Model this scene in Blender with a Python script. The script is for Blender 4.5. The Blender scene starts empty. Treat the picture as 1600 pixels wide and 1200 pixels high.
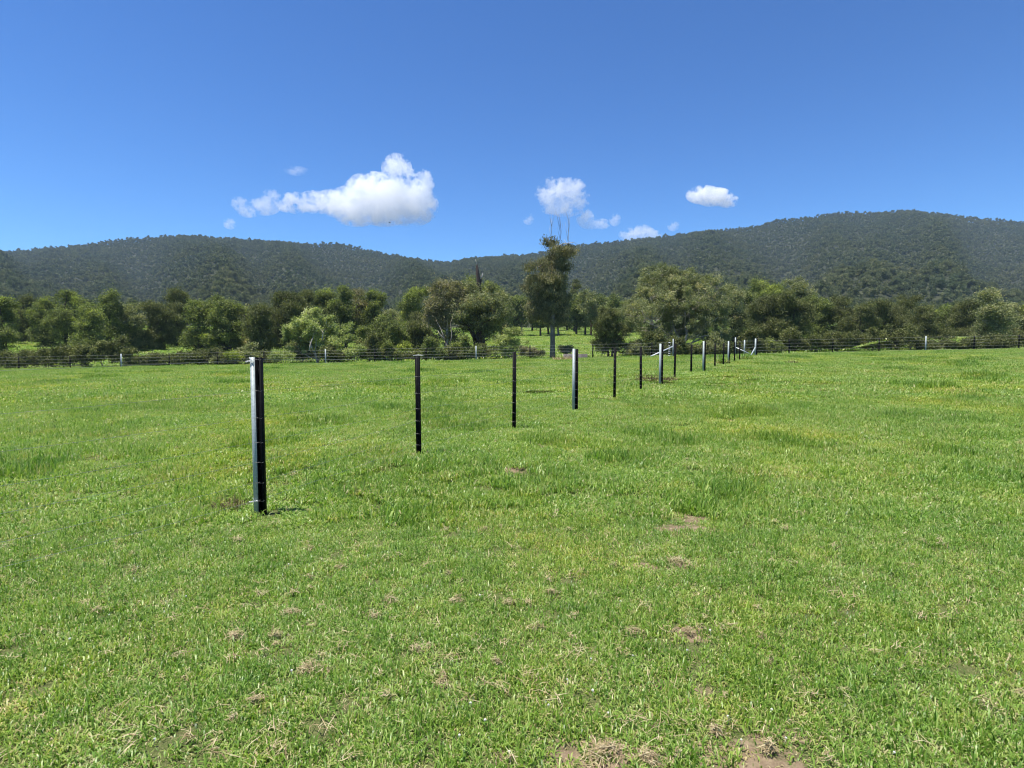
import bpy, math, random
import numpy as np
from mathutils import Vector, noise as mn

SC = bpy.context.scene
COL = SC.collection
PI = math.pi
R = math.radians
rng = np.random.default_rng(7)
random.seed(7)

# ------------------------------------------------------------------ camera
CAM = Vector((0.0, 0.0, 1.51))
F = 900.0
PITCH = math.atan(52 / 900.0)
cam_d = bpy.data.cameras.new('camera')
cam = bpy.data.objects.new('camera', cam_d); COL.objects.link(cam)
cam.location = CAM
cam.rotation_euler = (PI / 2 - PITCH, 0, 0)
cam_d.sensor_width = 36; cam_d.lens = 36 * F / 1600.0
cam_d.clip_start = 0.05; cam_d.clip_end = 60000
SC.camera = cam

# ------------------------------------------------------------------ sky, sun, exposure
SUN_EL = R(76); SUN_AZ = R(-100)       # azimuth measured from +Y towards +X (sun on the left)
w = bpy.data.worlds.new('World'); SC.world = w; w.use_nodes = True
nt = w.node_tree; nt.nodes.clear()
wo = nt.nodes.new('ShaderNodeOutputWorld'); bg = nt.nodes.new('ShaderNodeBackground')
sky = nt.nodes.new('ShaderNodeTexSky'); sky.sky_type = 'NISHITA'; sky.sun_disc = False
sky.sun_elevation = SUN_EL; sky.sun_rotation = SUN_AZ
sky.altitude = 100; sky.air_density = 1.0; sky.dust_density = 0.0; sky.ozone_density = 6.0
gm = nt.nodes.new('ShaderNodeGamma'); gm.inputs[1].default_value = 1.35
tn = nt.nodes.new('ShaderNodeMix'); tn.data_type = 'RGBA'; tn.blend_type = 'MULTIPLY'; tn.inputs[0].default_value = 1.0
tn.inputs[7].default_value = (0.31, 0.46, 0.555, 1)
nt.links.new(sky.outputs[0], gm.inputs[0]); nt.links.new(gm.outputs[0], tn.inputs[6]); nt.links.new(tn.outputs[2], bg.inputs[0])
nt.links.new(bg.outputs[0], wo.inputs[0])
bg.inputs[1].default_value = 0.080
sd = bpy.data.lights.new('sun', 'SUN'); sd.energy = 4.2; sd.angle = R(0.5); sd.color = (1.0, 0.955, 0.88)
sun = bpy.data.objects.new('sun', sd); COL.objects.link(sun)
sdir = Vector((math.sin(SUN_AZ) * math.cos(SUN_EL), math.cos(SUN_AZ) * math.cos(SUN_EL), math.sin(SUN_EL)))
sun.rotation_euler = sdir.to_track_quat('Z', 'Y').to_euler()
sun.location = (0, 0, 50)
SC.view_settings.view_transform = 'Standard'; SC.view_settings.look = 'None'
SC.view_settings.exposure = 1.05; SC.view_settings.gamma = 1.0
cy = SC.cycles
cy.max_bounces = 26; cy.diffuse_bounces = 3; cy.glossy_bounces = 2; cy.transmission_bounces = 3
cy.volume_bounces = 24; cy.transparent_max_bounces = 8
cy.use_denoising = True; cy.pixel_filter_type = 'BLACKMAN_HARRIS'; cy.filter_width = 1.15
cy.sample_clamp_indirect = 6
cy.volume_step_rate = 1.0; cy.volume_max_steps = 256

# ------------------------------------------------------------------ helpers
def at(px, py, Y):
    """world point at forward distance Y seen at photo pixel (px, py)"""
    c, s = math.cos(PITCH), math.sin(PITCH)
    a = (px - 800) / F; b = (600 - py) / F
    dx, dy, dz = a, c + b * s, -s + b * c
    k = Y / dy
    return Vector((dx * k, Y, CAM.z + dz * k))

def tag(o, label=None, cat=None, group=None, kind=None):
    if label: o['label'] = label
    if cat: o['category'] = cat
    if group: o['group'] = group
    if kind: o['kind'] = kind
    return o

def empty(name, loc, label, cat, group=None):
    o = bpy.data.objects.new(name, None); COL.objects.link(o); o.location = loc
    o.empty_display_size = 0.2
    return tag(o, label, cat, group)

def np_mesh(name, V, faces, mat=None, attrs=None, smooth=False):
    """V (n,3); faces: list of int arrays (m,k) of equal k each"""
    me = bpy.data.meshes.new(name)
    V = np.asarray(V, dtype=np.float32)
    faces = [np.asarray(f, dtype=np.int32) for f in faces if len(f)]
    me.vertices.add(len(V)); me.vertices.foreach_set('co', V.ravel())
    tot = sum(f.size for f in faces); nf = sum(len(f) for f in faces)
    me.loops.add(tot); me.polygons.add(nf)
    me.loops.foreach_set('vertex_index', np.concatenate([f.ravel() for f in faces]))
    sizes = np.concatenate([np.full(len(f), f.shape[1]) for f in faces])
    me.polygons.foreach_set('loop_start', np.concatenate([[0], np.cumsum(sizes)[:-1]]).astype(np.int32))
    me.polygons.foreach_set('loop_total', sizes.astype(np.int32))
    if smooth: me.polygons.foreach_set('use_smooth', np.ones(nf, dtype=bool))
    if attrs:
        for k, (dom, arr) in attrs.items():
            a = me.attributes.new(k, 'FLOAT', dom); a.data.foreach_set('value', np.asarray(arr, dtype=np.float32))
    me.update(calc_edges=True); me.validate()
    if mat: me.materials.append(mat)
    return me

def obj(name, me, parent=None, loc=None):
    o = bpy.data.objects.new(name, me); COL.objects.link(o)
    if parent: o.parent = parent
    if loc is not None: o.location = loc
    return o

class MB:
    """collects boxes, tubes and quads into one mesh"""
    def __init__(s): s.v = []; s.q = []; s.t = []
    def box(s, x0, x1, y0, y1, z0, z1, rz=0, o=(0, 0, 0)):
        n = len(s.v); c, sn = math.cos(rz), math.sin(rz)
        for z in (z0, z1):
            for x, y in ((x0, y0), (x1, y0), (x1, y1), (x0, y1)):
                s.v.append((o[0] + x * c - y * sn, o[1] + x * sn + y * c, o[2] + z))
        for f in ((0, 3, 2, 1), (4, 5, 6, 7), (0, 1, 5, 4), (1, 2, 6, 5), (2, 3, 7, 6), (3, 0, 4, 7)):
            s.q.append([n + i for i in f])
    def tube(s, pts, radii, k=6, cap=True):
        pts = [Vector(p) for p in pts]; n0 = len(s.v)
        if not hasattr(radii, '__len__'): radii = [radii] * len(pts)
        for i, p in enumerate(pts):
            d = (pts[min(i + 1, len(pts) - 1)] - pts[max(i - 1, 0)])
            if d.length < 1e-9: d = Vector((0, 0, 1))
            d.normalize()
            a = d.cross(Vector((0.31, 0.92, 0.23)))
            if a.length < 0.1: a = d.cross(Vector((1, 0, 0)))
            a.normalize(); b = d.cross(a)
            for j in range(k):
                t = 2 * PI * j / k
                s.v.append(tuple(p + (a * math.cos(t) + b * math.sin(t)) * radii[i]))
        for i in range(len(pts) - 1):
            for j in range(k):
                s.q.append([n0 + i * k + j, n0 + i * k + (j + 1) % k, n0 + (i + 1) * k + (j + 1) % k, n0 + (i + 1) * k + j])
        if cap:
            for base, rev in ((n0, True), (n0 + (len(pts) - 1) * k, False)):
                s.v.append(tuple(pts[0] if rev else pts[-1])); c = len(s.v) - 1
                for j in range(k):
                    tri = [base + j, base + (j + 1) % k, c]
                    s.t.append(tri[::-1] if rev else tri)
    def mesh(s, name, mat, smooth=False):
        return np_mesh(name, s.v, [f for f in (s.q, s.t) if len(f)], mat, smooth=smooth)
    def build(s, name, mat, parent=None, smooth=False, loc=None):
        return obj(name, s.mesh(name, mat, smooth), parent, loc)

def new_mat(name):
    m = bpy.data.materials.new(name); m.use_nodes = True
    nt = m.node_tree; nt.nodes.clear()
    out = nt.nodes.new('ShaderNodeOutputMaterial')
    return m, nt, out

def N(nt, typ, **kw):
    n = nt.nodes.new(typ)
    for k, v in kw.items():
        if k.startswith('i_'):
            key = k[2:]
            n.inputs[int(key) if key.isdigit() else key.replace('_', ' ')].default_value = v
        else: setattr(n, k, v)
    return n

def ramp(nt, src, stops):
    r = nt.nodes.new('ShaderNodeValToRGB'); el = r.color_ramp.elements
    while len(el) < len(stops): el.new(0.5)
    for e, (p, c) in zip(el, stops): e.position = p; e.color = (c[0], c[1], c[2], 1)
    nt.links.new(src, r.inputs[0]); return r.outputs[0]

def mix(nt, fac, a, b, blend='MIX'):
    m = nt.nodes.new('ShaderNodeMix'); m.data_type = 'RGBA'; m.blend_type = blend
    for sock, val in ((m.inputs[0], fac), (m.inputs[6], a), (m.inputs[7], b)):
        if isinstance(val, bpy.types.NodeSocket): nt.links.new(val, sock)
        elif isinstance(val, (int, float)): sock.default_value = val
        else: sock.default_value = (val[0], val[1], val[2], 1)
    return m.outputs[2]

def math_(nt, op, a, b=None, c=None, clamp=False):
    m = nt.nodes.new('ShaderNodeMath'); m.operation = op; m.use_clamp = clamp
    for i, v in enumerate((a, b, c)):
        if v is None: continue
        if isinstance(v, bpy.types.NodeSocket): nt.links.new(v, m.inputs[i])
        else: m.inputs[i].default_value = v
    return m.outputs[0]

def noise_tex(nt, scale, detail=3, rough=0.55, vec='pos', col=False):
    n = N(nt, 'ShaderNodeTexNoise'); n.inputs['Scale'].default_value = scale
    n.inputs['Detail'].default_value = detail; n.inputs['Roughness'].default_value = rough
    if vec == 'pos':
        g = nt.nodes.new('ShaderNodeNewGeometry'); nt.links.new(g.outputs['Position'], n.inputs['Vector'])
    elif vec == 'obj':
        g = nt.nodes.new('ShaderNodeTexCoord'); nt.links.new(g.outputs['Object'], n.inputs['Vector'])
    return n.outputs[1 if col else 0]

def simple_mat(name, c1, c2=None, scale=20, rough=0.7, metal=0.0, bump=0.0, spec=0.5, stretch=None):
    m, nt, out = new_mat(name)
    b = N(nt, 'ShaderNodeBsdfPrincipled'); b.inputs['Roughness'].default_value = rough
    b.inputs['Metallic'].default_value = metal
    b.inputs['Specular IOR Level'].default_value = spec
    n = N(nt, 'ShaderNodeTexNoise'); n.inputs['Scale'].default_value = scale; n.inputs['Detail'].default_value = 5
    tc = N(nt, 'ShaderNodeTexCoord'); mp = N(nt, 'ShaderNodeMapping')
    if stretch: mp.inputs['Scale'].default_value = stretch
    nt.links.new(tc.outputs['Object'], mp.inputs[0]); nt.links.new(mp.outputs[0], n.inputs['Vector'])
    c2 = c2 or tuple(x * 0.7 for x in c1)
    nt.links.new(ramp(nt, n.outputs[0], [(0.32, c2), (0.68, c1)]), b.inputs['Base Color'])
    if bump:
        bp = N(nt, 'ShaderNodeBump'); bp.inputs['Strength'].default_value = bump; bp.inputs['Distance'].default_value = 0.02
        nt.links.new(n.outputs[0], bp.inputs['Height']); nt.links.new(bp.outputs[0], b.inputs['Normal'])
    nt.links.new(b.outputs[0], out.inputs[0])
    return m

TREE_ALB = 1.6
def leaf_mat(name, stops, trans=0.35, rough=0.45, spec=0.4, field=None, rand=0.0, hue_scale=None):
    """leaf colour from the mesh's own 'tint' value plus slow variation over the ground"""
    m, nt, out = new_mat(name)
    at_ = N(nt, 'ShaderNodeAttribute'); at_.attribute_name = 'tint'
    f = at_.outputs['Fac']
    if rand:
        oi = N(nt, 'ShaderNodeObjectInfo')
        f = math_(nt, 'ADD', f, math_(nt, 'MULTIPLY', math_(nt, 'SUBTRACT', oi.outputs['Random'], 0.5), rand), clamp=True)
    if name in ('gum_leaves', 'brownish_gum_leaves', 'green_leaves', 'casuarina_needles', 'pale_green_leaves', 'yellow_green_tips'):
        k_ = {'gum_leaves': 1.7, 'brownish_gum_leaves': 1.6, 'pale_green_leaves': 2.0, 'green_leaves': 1.5, 'casuarina_needles': 1.55}.get(name, TREE_ALB)
        stops = [(p_, tuple(min(x * k_, .6) for x in c_)) for p_, c_ in stops]; trans += 0.08; rough = 0.65; spec = 0.18
    c = ramp(nt, f, stops)
    if field:
        for (scale, lo, hi, col) in field:
            nz = noise_tex(nt, scale, 4)
            mr = N(nt, 'ShaderNodeMapRange'); nt.links.new(nz, mr.inputs[0])
            mr.inputs[1].default_value = lo; mr.inputs[2].default_value = hi
            c = mix(nt, mr.outputs[0], c, mix(nt, 1.0, c, col, 'MULTIPLY'))
    p = N(nt, 'ShaderNodeBsdfPrincipled'); p.inputs['Roughness'].default_value = rough
    p.inputs['Specular IOR Level'].default_value = spec
    t = N(nt, 'ShaderNodeBsdfTranslucent')
    nt.links.new(c, p.inputs['Base Color'])
    nt.links.new(mix(nt, 1.0, c, (1.25, 1.35, 0.6), 'MULTIPLY'), t.inputs['Color'])
    ms = N(nt, 'ShaderNodeMixShader'); ms.inputs[0].default_value = trans
    nt.links.new(p.outputs[0], ms.inputs[1]); nt.links.new(t.outputs[0], ms.inputs[2])
    nt.links.new(ms.outputs[0], out.inputs[0])
    return m

def scatter(name, P, rot, scl, idx, protos, label, cat='grass'):
    """one 'stuff' object: prototypes instanced on points"""
    me = bpy.data.meshes.new(name)
    n = len(P); me.vertices.add(n); me.vertices.foreach_set('co', np.asarray(P, np.float32).ravel())
    a = me.attributes.new('rot', 'FLOAT_VECTOR', 'POINT'); a.data.foreach_set('vector', np.asarray(rot, np.float32).ravel())
    scl = np.asarray(scl, np.float32)
    if scl.ndim == 1: scl = np.repeat(scl[:, None], 3, 1)
    a = me.attributes.new('scl', 'FLOAT_VECTOR', 'POINT'); a.data.foreach_set('vector', scl.ravel())
    a = me.attributes.new('idx', 'INT', 'POINT'); a.data.foreach_set('value', np.asarray(idx, np.int32))
    me.update()
    col = bpy.data.collections.new(name + '_kinds')
    for i, pm in enumerate(protos):
        po = bpy.data.objects.new('%s_kind_%02d' % (name, i), pm); col.objects.link(po)
    g = bpy.data.node_groups.new(name + '_scatter', 'GeometryNodeTree')
    g.interface.new_socket('Geometry', in_out='INPUT', socket_type='NodeSocketGeometry')
    g.interface.new_socket('Geometry', in_out='OUTPUT', socket_type='NodeSocketGeometry')
    gi = g.nodes.new('NodeGroupInput'); go = g.nodes.new('NodeGroupOutput')
    ip = g.nodes.new('GeometryNodeInstanceOnPoints')
    ci = g.nodes.new('GeometryNodeCollectionInfo'); ci.inputs[0].default_value = col
    ci.inputs['Separate Children'].default_value = True; ci.inputs['Reset Children'].default_value = True
    def na(nm, typ):
        q = g.nodes.new('GeometryNodeInputNamedAttribute'); q.data_type = typ; q.inputs[0].default_value = nm; return q.outputs[0]
    e = g.nodes.new('FunctionNodeEulerToRotation')
    L = g.links.new
    L(gi.outputs[0], ip.inputs['Points']); L(ci.outputs[0], ip.inputs['Instance'])
    ip.inputs['Pick Instance'].default_value = True
    L(na('idx', 'INT'), ip.inputs['Instance Index'])
    L(na('rot', 'FLOAT_VECTOR'), e.inputs[0]); L(e.outputs[0], ip.inputs['Rotation'])
    L(na('scl', 'FLOAT_VECTOR'), ip.inputs['Scale'])
    L(ip.outputs[0], go.inputs[0])
    o = obj(name, me)
    md = o.modifiers.new('scatter', 'NODES'); md.node_group = g
    return tag(o, label, cat, kind='stuff')

# ------------------------------------------------------------------ terrain
def lerp_tab(x, tab):
    xs, ys = zip(*tab); return np.interp(x, xs, ys)

NEAR = [(0, 0), (5, 0.03), (7.4, 0.12), (10, 0.2), (15, 0.33), (20, 0.48), (26, 0.62), (40, 0.80), (50, 0.70), (56, 0.5), (62, 0.55), (80, 1.4),
        (100, 2.6), (130, 4.55), (160, 6.6), (200, 9.0), (260, 12), (3500, 12)]
RIDGE = [(-600, 420), (-300, 400), (-100, 398), (0, 394), (100, 388), (200, 374), (300, 368), (350, 373), (380, 374), (400, 376), (440, 379), (500, 381), (530, 381), (560, 386),
         (600, 396), (640, 404), (680, 408), (700, 409), (740, 406), (770, 402), (800, 399), (830, 396), (870, 390), (900, 383),
         (940, 380), (980, 376), (1020, 371), (1060, 368), (1100, 363), (1150, 358), (1180, 353), (1210, 345), (1250, 341), (1320, 334),
         (1420, 332), (1520, 342), (1600, 350), (1800, 370), (2300, 400)]
RD = 1300.0
def vnoise(x, y, s, seed=0):
    """cheap smooth 2-D noise, -1..1"""
    o = np.zeros_like(x, dtype=float)
    r = np.random.default_rng(100 + seed)
    for k in range(7):
        a = r.uniform(0, 2 * PI); f = s * (0.6 + 0.35 * k); p = r.uniform(0, 2 * PI, 2)
        o += np.sin((x * math.cos(a) + y * math.sin(a)) * f * 2 * PI + p[0]) * np.cos((-x * math.sin(a) + y * math.cos(a)) * f * 1.3 * PI + p[1]) / (1 + 0.35 * k)
    return o / 3.0

def H(x, y):
    x = np.asarray(x, float); y = np.asarray(y, float)
    r = np.sqrt(x * x + y * y)
    yy = np.maximum(y, 0)
    base = lerp_tab(np.where(yy > 60, 0.5 * r + 0.5 * yy, yy), NEAR)
    cross = 0.022 * np.clip(x, -60, 60) * np.clip(yy / 50, 0, 1)
    bump = 0.03 * vnoise(x, y, 0.16, 1) * np.clip((r - 2) / 6, 0, 1) + 0.015 * vnoise(x, y, 0.6, 2) * np.clip(r / 6, 0, 1)
    h = base + cross * np.clip((140 - yy) / 80, 0, 1) + bump + 0.25 * vnoise(x, y, 0.02, 3) * np.clip((r - 60) / 40, 0, 1)
    # hills
    px = 800 + F * x / np.maximum(y, 0.35 * r + 1e-6)
    ry = np.interp(px, *zip(*RIDGE))
    ridge = CAM.z + (548 - ry - 1) / F * RD * np.sqrt(1) - 9.0
    s = np.clip((np.maximum(y, 0.6 * r) - 300) / (RD - 300), 0, 1)
    shape = s ** 1.25
    ang = px / 60.0
    spur = (np.sin(ang * 1.1 + 1.0) * 0.5 + np.sin(ang * 2.3 + s * 3 + 0.5) * 0.35 + np.sin(ang * 4.1 + 2) * 0.15)
    hill = (ridge - h) * shape + spur * 38 * np.sin(PI * s) + 7 * vnoise(x, y, 0.004, 4) * np.sin(PI * s)
    back = np.clip((np.maximum(y, 0.6 * r) - RD) / 900, 0, 1)
    h = h + hill * (1 - 0.55 * back)
    foot = 13 * np.exp(-((y - 400) / 110) ** 2) * np.clip((px - 860) / 150, 0, 1)
    return h + foot

# the post line of the near paddock: photo pixel of each foot, head, kind
LINE = [(401, 805, 558, 'c'), (654, 708, 556, 'y'), (804, 670, 549, 'y'), (899, 641, 545, 'c'), (961, 625, 544, 'y'), (1002, 608, 542, 'y'), (1033, 603, 537, 'c'), (1054.5, 590, 537, 'y'),
        (1080, 583, 538, 'y'), (1100, 582, 533, 'c'), (1117, 573, 536, 'y'), (1130, 571, 536, 'y'), (1138.5, 568, 533, 'c'), (1147.5, 567, 534, 'y'), (1155.5, 562, 535, 'y')]
AX, VP = 5.31, 1300.0
_pf = np.array([[(px - 800) / F * (900 * AX / (VP - px)), 900 * AX / (VP - px), 0] for px, *_ in LINE])
for _i, (_px, _py, *_) in enumerate(LINE): _pf[_i, 2] = at(_px, _py, _pf[_i, 1]).z
_sg = np.maximum(1.3, 0.11 * _pf[:, 1])
H0 = H
_A = np.exp(-((_pf[:, None, 0] - _pf[None, :, 0]) ** 2 + (_pf[:, None, 1] - _pf[None, :, 1]) ** 2) / (2 * _sg[None, :] ** 2)) + np.eye(len(_pf)) * 0.08
_W = np.linalg.solve(_A, _pf[:, 2] - H0(_pf[:, 0], _pf[:, 1]))
print('terrain nudges', np.round(_W, 2))
def H(x, y):
    h = H0(x, y); x = np.asarray(x, float); y = np.asarray(y, float)
    for (a, b, _), s_, w_ in zip(_pf, _sg, _W): h = h + w_ * np.exp(-((x - a) ** 2 + (y - b) ** 2) / (2 * s_ * s_))
    return h

def Hs(x, y): return float(H(np.array([x]), np.array([y]))[0])

def grid_mesh(name, az, rr, mat):
    A, Rr = np.meshgrid(az, rr)
    X = np.sin(A) * Rr; Y = np.cos(A) * Rr; Z = H(X, Y)
    V = np.stack([X, Y, Z], -1).reshape(-1, 3); na = len(az)
    i = np.arange(len(rr) - 1)[:, None] * na + np.arange(na - 1)[None, :]
    q = np.stack([i, i + 1, i + na + 1, i + na], -1).reshape(-1, 4)
    me = np_mesh(name, V, [q[:, ::-1]], mat, smooth=True)
    return obj(name, me)

# worn spots in the turf: pixel, radius (m)
def ground_at(px, py):
    """where the sight line through a pixel meets the ground"""
    lo, hi = 1.0, 49.0
    for _ in range(40):
        m = (lo + hi) / 2; p = at(px, py, m)
        if p.z > Hs(p.x, p.y): lo = m
        else: hi = m
    return at(px, py, lo)
BARE = [(1062, 800, .24, .26), (1070, 830, .40, .14), (960, 1196, .34, .13), (1150, 1196, .24, .12), (1045, 1085, .16, .08), (790, 732, .22, .14),
        (985, 993, .10, .07), (1075, 990, .11, .07), (1060, 884, .3, .06), (540, 745, .12, .08), (430, 560, .1, .1), (1150, 655, .3, .2), (1215, 1150, .12, .06), (890, 1040, .08, .05)]
BARE = [(ground_at(a, b).xy, c, d) for a, b, c, d in BARE]
# soil with thatch, its colour darkened for the shade between the blades; pasture colour further off
def ground_material():
    m, nt, out = new_mat('pasture_soil')
    b = N(nt, 'ShaderNodeBsdfPrincipled'); b.inputs['Roughness'].default_value = 0.95; b.inputs['Specular IOR Level'].default_value = 0.1
    n1 = noise_tex(nt, 9, 8, 0.7); n2 = noise_tex(nt, 60, 6, 0.7); n3 = noise_tex(nt, 0.6, 5)
    soil = ramp(nt, n1, [(0.3, (0.08, 0.054, 0.036)), (0.5, (0.18, 0.13, 0.085)), (0.7, (0.30, 0.23, 0.15))])
    gr = ramp(nt, n2, [(0.35, (0.055, 0.085, 0.018)), (0.55, (0.11, 0.17, 0.035)), (0.72, (0.2, 0.24, 0.08))])
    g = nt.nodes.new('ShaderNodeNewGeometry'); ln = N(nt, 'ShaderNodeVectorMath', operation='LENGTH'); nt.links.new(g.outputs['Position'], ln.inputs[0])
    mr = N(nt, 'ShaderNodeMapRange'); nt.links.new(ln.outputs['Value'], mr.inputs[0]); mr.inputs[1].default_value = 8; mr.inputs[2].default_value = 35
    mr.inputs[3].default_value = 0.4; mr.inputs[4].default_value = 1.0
    under = ramp(nt, n1, [(0.3, (0.022, 0.026, 0.010)), (0.55, (0.06, 0.055, 0.025)), (0.75, (0.12, 0.10, 0.05))])  # thatch tone made dark, shade among the blades put into the colour
    acc = None
    for (cx, cy_), ra, rb in BARE:
        sb_ = N(nt, 'ShaderNodeVectorMath', operation='SUBTRACT'); nt.links.new(g.outputs['Position'], sb_.inputs[0]); sb_.inputs[1].default_value = (cx, cy_, 0)
        dv = N(nt, 'ShaderNodeVectorMath', operation='MULTIPLY'); nt.links.new(sb_.outputs[0], dv.inputs[0]); dv.inputs[1].default_value = (1 / ra, 1 / rb, 0)
        l2 = N(nt, 'ShaderNodeVectorMath', operation='LENGTH'); nt.links.new(dv.outputs[0], l2.inputs[0])
        d_ = math_(nt, 'SUBTRACT', 1.3, l2.outputs['Value']); acc = d_ if acc is None else math_(nt, 'MAXIMUM', acc, d_)
    wob = math_(nt, 'MULTIPLY', math_(nt, 'SUBTRACT', noise_tex(nt, 14, 5, 0.65), 0.5), 2.5)
    bare = math_(nt, 'MULTIPLY', math_(nt, 'ADD', acc, wob), 2.5, clamp=True)
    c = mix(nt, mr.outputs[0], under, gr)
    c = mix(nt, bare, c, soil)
    fl = noise_tex(nt, 170, 4, 0.8); fm = N(nt, 'ShaderNodeMapRange'); nt.links.new(fl, fm.inputs[0]); fm.inputs[1].default_value = 0.52; fm.inputs[2].default_value = 0.62
    c = mix(nt, math_(nt, 'MULTIPLY', fm.outputs[0], 0.7), c, (0.26, 0.22, 0.12))
    nt.links.new(c, b.inputs['Base Color'])
    bp = N(nt, 'ShaderNodeBump'); bp.inputs['Strength'].default_value = 0.6; bp.inputs['Distance'].default_value = 0.03
    nt.links.new(n1, bp.inputs['Height']); nt.links.new(bp.outputs[0], b.inputs['Normal'])
    nt.links.new(b.outputs[0], out.inputs[0]); return m
M_soil = ground_material()
M_hill = simple_mat('hill_litter', (0.055, 0.06, 0.035), (0.03, 0.035, 0.02), scale=0.05, rough=1.0, spec=0.1)

rr = np.concatenate([[0.01], np.geomspace(0.6, 300, 190)])
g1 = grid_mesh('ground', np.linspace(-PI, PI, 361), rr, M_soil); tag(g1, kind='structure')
g2 = grid_mesh('hills', np.linspace(-R(75), R(75), 361), np.concatenate([np.linspace(300, 1500, 120), np.linspace(1530, 2900, 30)]), M_hill); tag(g2, kind='structure')

# ------------------------------------------------------------------ near and far grass
GREEN = [(0.0, (0.040, 0.085, 0.010)), (0.3, (0.100, 0.200, 0.024)), (0.55, (0.183, 0.320, 0.044)), (0.74, (0.33, 0.43, 0.11)), (0.84, (0.36, 0.36, 0.15)), (1.0, (0.52, 0.45, 0.27))]
FIELD = [(0.35, 0.5, 0.72, (1.35, 1.12, 0.85)), (0.9, 0.52, 0.75, (0.72, 0.85, 0.75)), (3.1, 0.5, 0.8, (1.25, 1.1, 1.0))]
M_grass = leaf_mat('grass_blades', GREEN, trans=0.36, rough=0.4, spec=0.4, field=FIELD, rand=0.12)
M_straw = leaf_mat('dry_straw', [(0, (0.16, 0.11, 0.06)), (0.5, (0.34, 0.26, 0.14)), (1, (0.54, 0.46, 0.29))], trans=0.15, rough=0.7, spec=0.2)
M_petal = simple_mat('clover_petals', (0.78, 0.76, 0.7), (0.6, 0.6, 0.5), scale=200)

def blades(n, half, hgt, wid, lean, tint, straw=0.06, flat=0.0, seed=0, clump=None, hvar=0.5):
    """curved tapering grass blades over a square of side 2*half"""
    r = np.random.default_rng(seed)
    if clump:
        cc = r.uniform(-half, half, (clump, 2)); k = r.integers(0, clump, n)
        P = cc[k] + r.normal(0, half * 0.22, (n, 2)); cvar = r.uniform(0.6, 1.25, clump)[k]; ctint = r.normal(0, 0.07, clump)[k]
        loose = r.random(n) < 0.45; P[loose] = r.uniform(-half, half, (loose.sum(), 2))
    else:
        P = r.uniform(-half, half, (n, 2)); cvar = 1; ctint = 0
    h = hgt * (1 - hvar + 2 * hvar * r.random(n)) * cvar
    a = r.uniform(0, 2 * PI, n); ln = np.abs(r.normal(lean, 0.35, n))
    isst = r.random(n) < straw
    ln = np.where(r.random(n) < flat, ln + 1.0, ln); ln = np.where(isst, ln + 0.7, ln); ln = np.minimum(ln, 1.45)
    d = np.stack([np.cos(a), np.sin(a)], -1)
    side = np.stack([-np.sin(a + r.normal(0, .6, n)), np.cos(a + r.normal(0, .6, n))], -1)
    wd = wid * r.uniform(0.6, 1.3, n)
    V = np.zeros((n, 5, 3))
    for i, (t, ww) in enumerate(((0.0, 0.8), (0.55, 1.0))):
        th = ln * 0.55 * (1 if t else 0)
        off = d * (np.sin(th) * h * t)[:, None]; z = np.cos(th) * h * t
        V[:, 2 * i, :2] = P + off - side * (wd * ww / 2)[:, None]; V[:, 2 * i + 1, :2] = P + off + side * (wd * ww / 2)[:, None]
        V[:, 2 * i, 2] = z; V[:, 2 * i + 1, 2] = z
    th1 = ln * 0.55
    tip = d * (np.sin(th1) * h * 0.55 + np.sin(np.minimum(ln * 1.25, 1.75)) * h * 0.45)[:, None]
    V[:, 4, :2] = P + tip; V[:, 4, 2] = np.maximum(np.cos(th1) * h * 0.55 + np.cos(np.minimum(ln * 1.25, 1.75)) * h * 0.45, 0.002)
    V[:, :2, 2] = -0.01
    b = np.arange(n)[:, None] * 5
    q = b + np.array([[0, 1, 3, 2]]); t = b + np.array([[2, 3, 4]])
    ti = np.clip(r.normal(tint, 0.19, n) + ctint, 0, 0.78); ti = np.where(isst, r.uniform(0.82, 1, n), ti)
    return V.reshape(-1, 3), q, t, np.repeat(ti, 5)

def clover(n, half, seed):
    """three-leaflet leaves on short stems, as hexagonal leaflets"""
    r = np.random.default_rng(seed); Vs = []; Fs = []; T = []; c = 0
    for i in range(n):
        x, y = r.uniform(-half, half, 2); z = r.uniform(0.012, 0.035); a0 = r.uniform(0, 2 * PI); s = r.uniform(0.0045, 0.0085); ti = np.clip(r.normal(0.38, 0.14), 0, 0.75)
        tx, ty = r.normal(0, .35, 2)
        for k in range(3):
            a = a0 + k * 2.094; cx, cy = math.cos(a) * s * 0.95, math.sin(a) * s * 0.95
            pts = []
            for j in range(6):
                b = j * PI / 3 + a; ux, uy = cx + math.cos(b) * s, cy + math.sin(b) * s * 0.95
                pts.append((x + ux, y + uy, z + ux * tx + uy * ty))
            Vs += pts; Fs.append([c + j for j in range(6)]); c += 6; T += [ti] * 6
    return np.array(Vs), np.array(Fs), np.array(T)

def merge_blades(parts, name):
    V = []; Q = []; T = []; A = []; X = []; c = 0
    for v, q, t, a in parts:
        V.append(v); Q.append(q + c); T.append(t + c); A.append(a); c += len(v)
    return V, Q, T, A, c

def grass_proto(name, *parts, clovers=None):
    V, Q, T, A, c = merge_blades(parts, name)
    faces = [np.concatenate(Q), np.concatenate(T)]
    if clovers:
        v, f, a = clovers; V.append(v); A.append(a); faces.append(f + c)
    return np_mesh(name, np.concatenate(V), faces, M_grass, {'tint': ('POINT', np.concatenate(A))})

near = []
S = 0.14   # half side of a near patch
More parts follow.
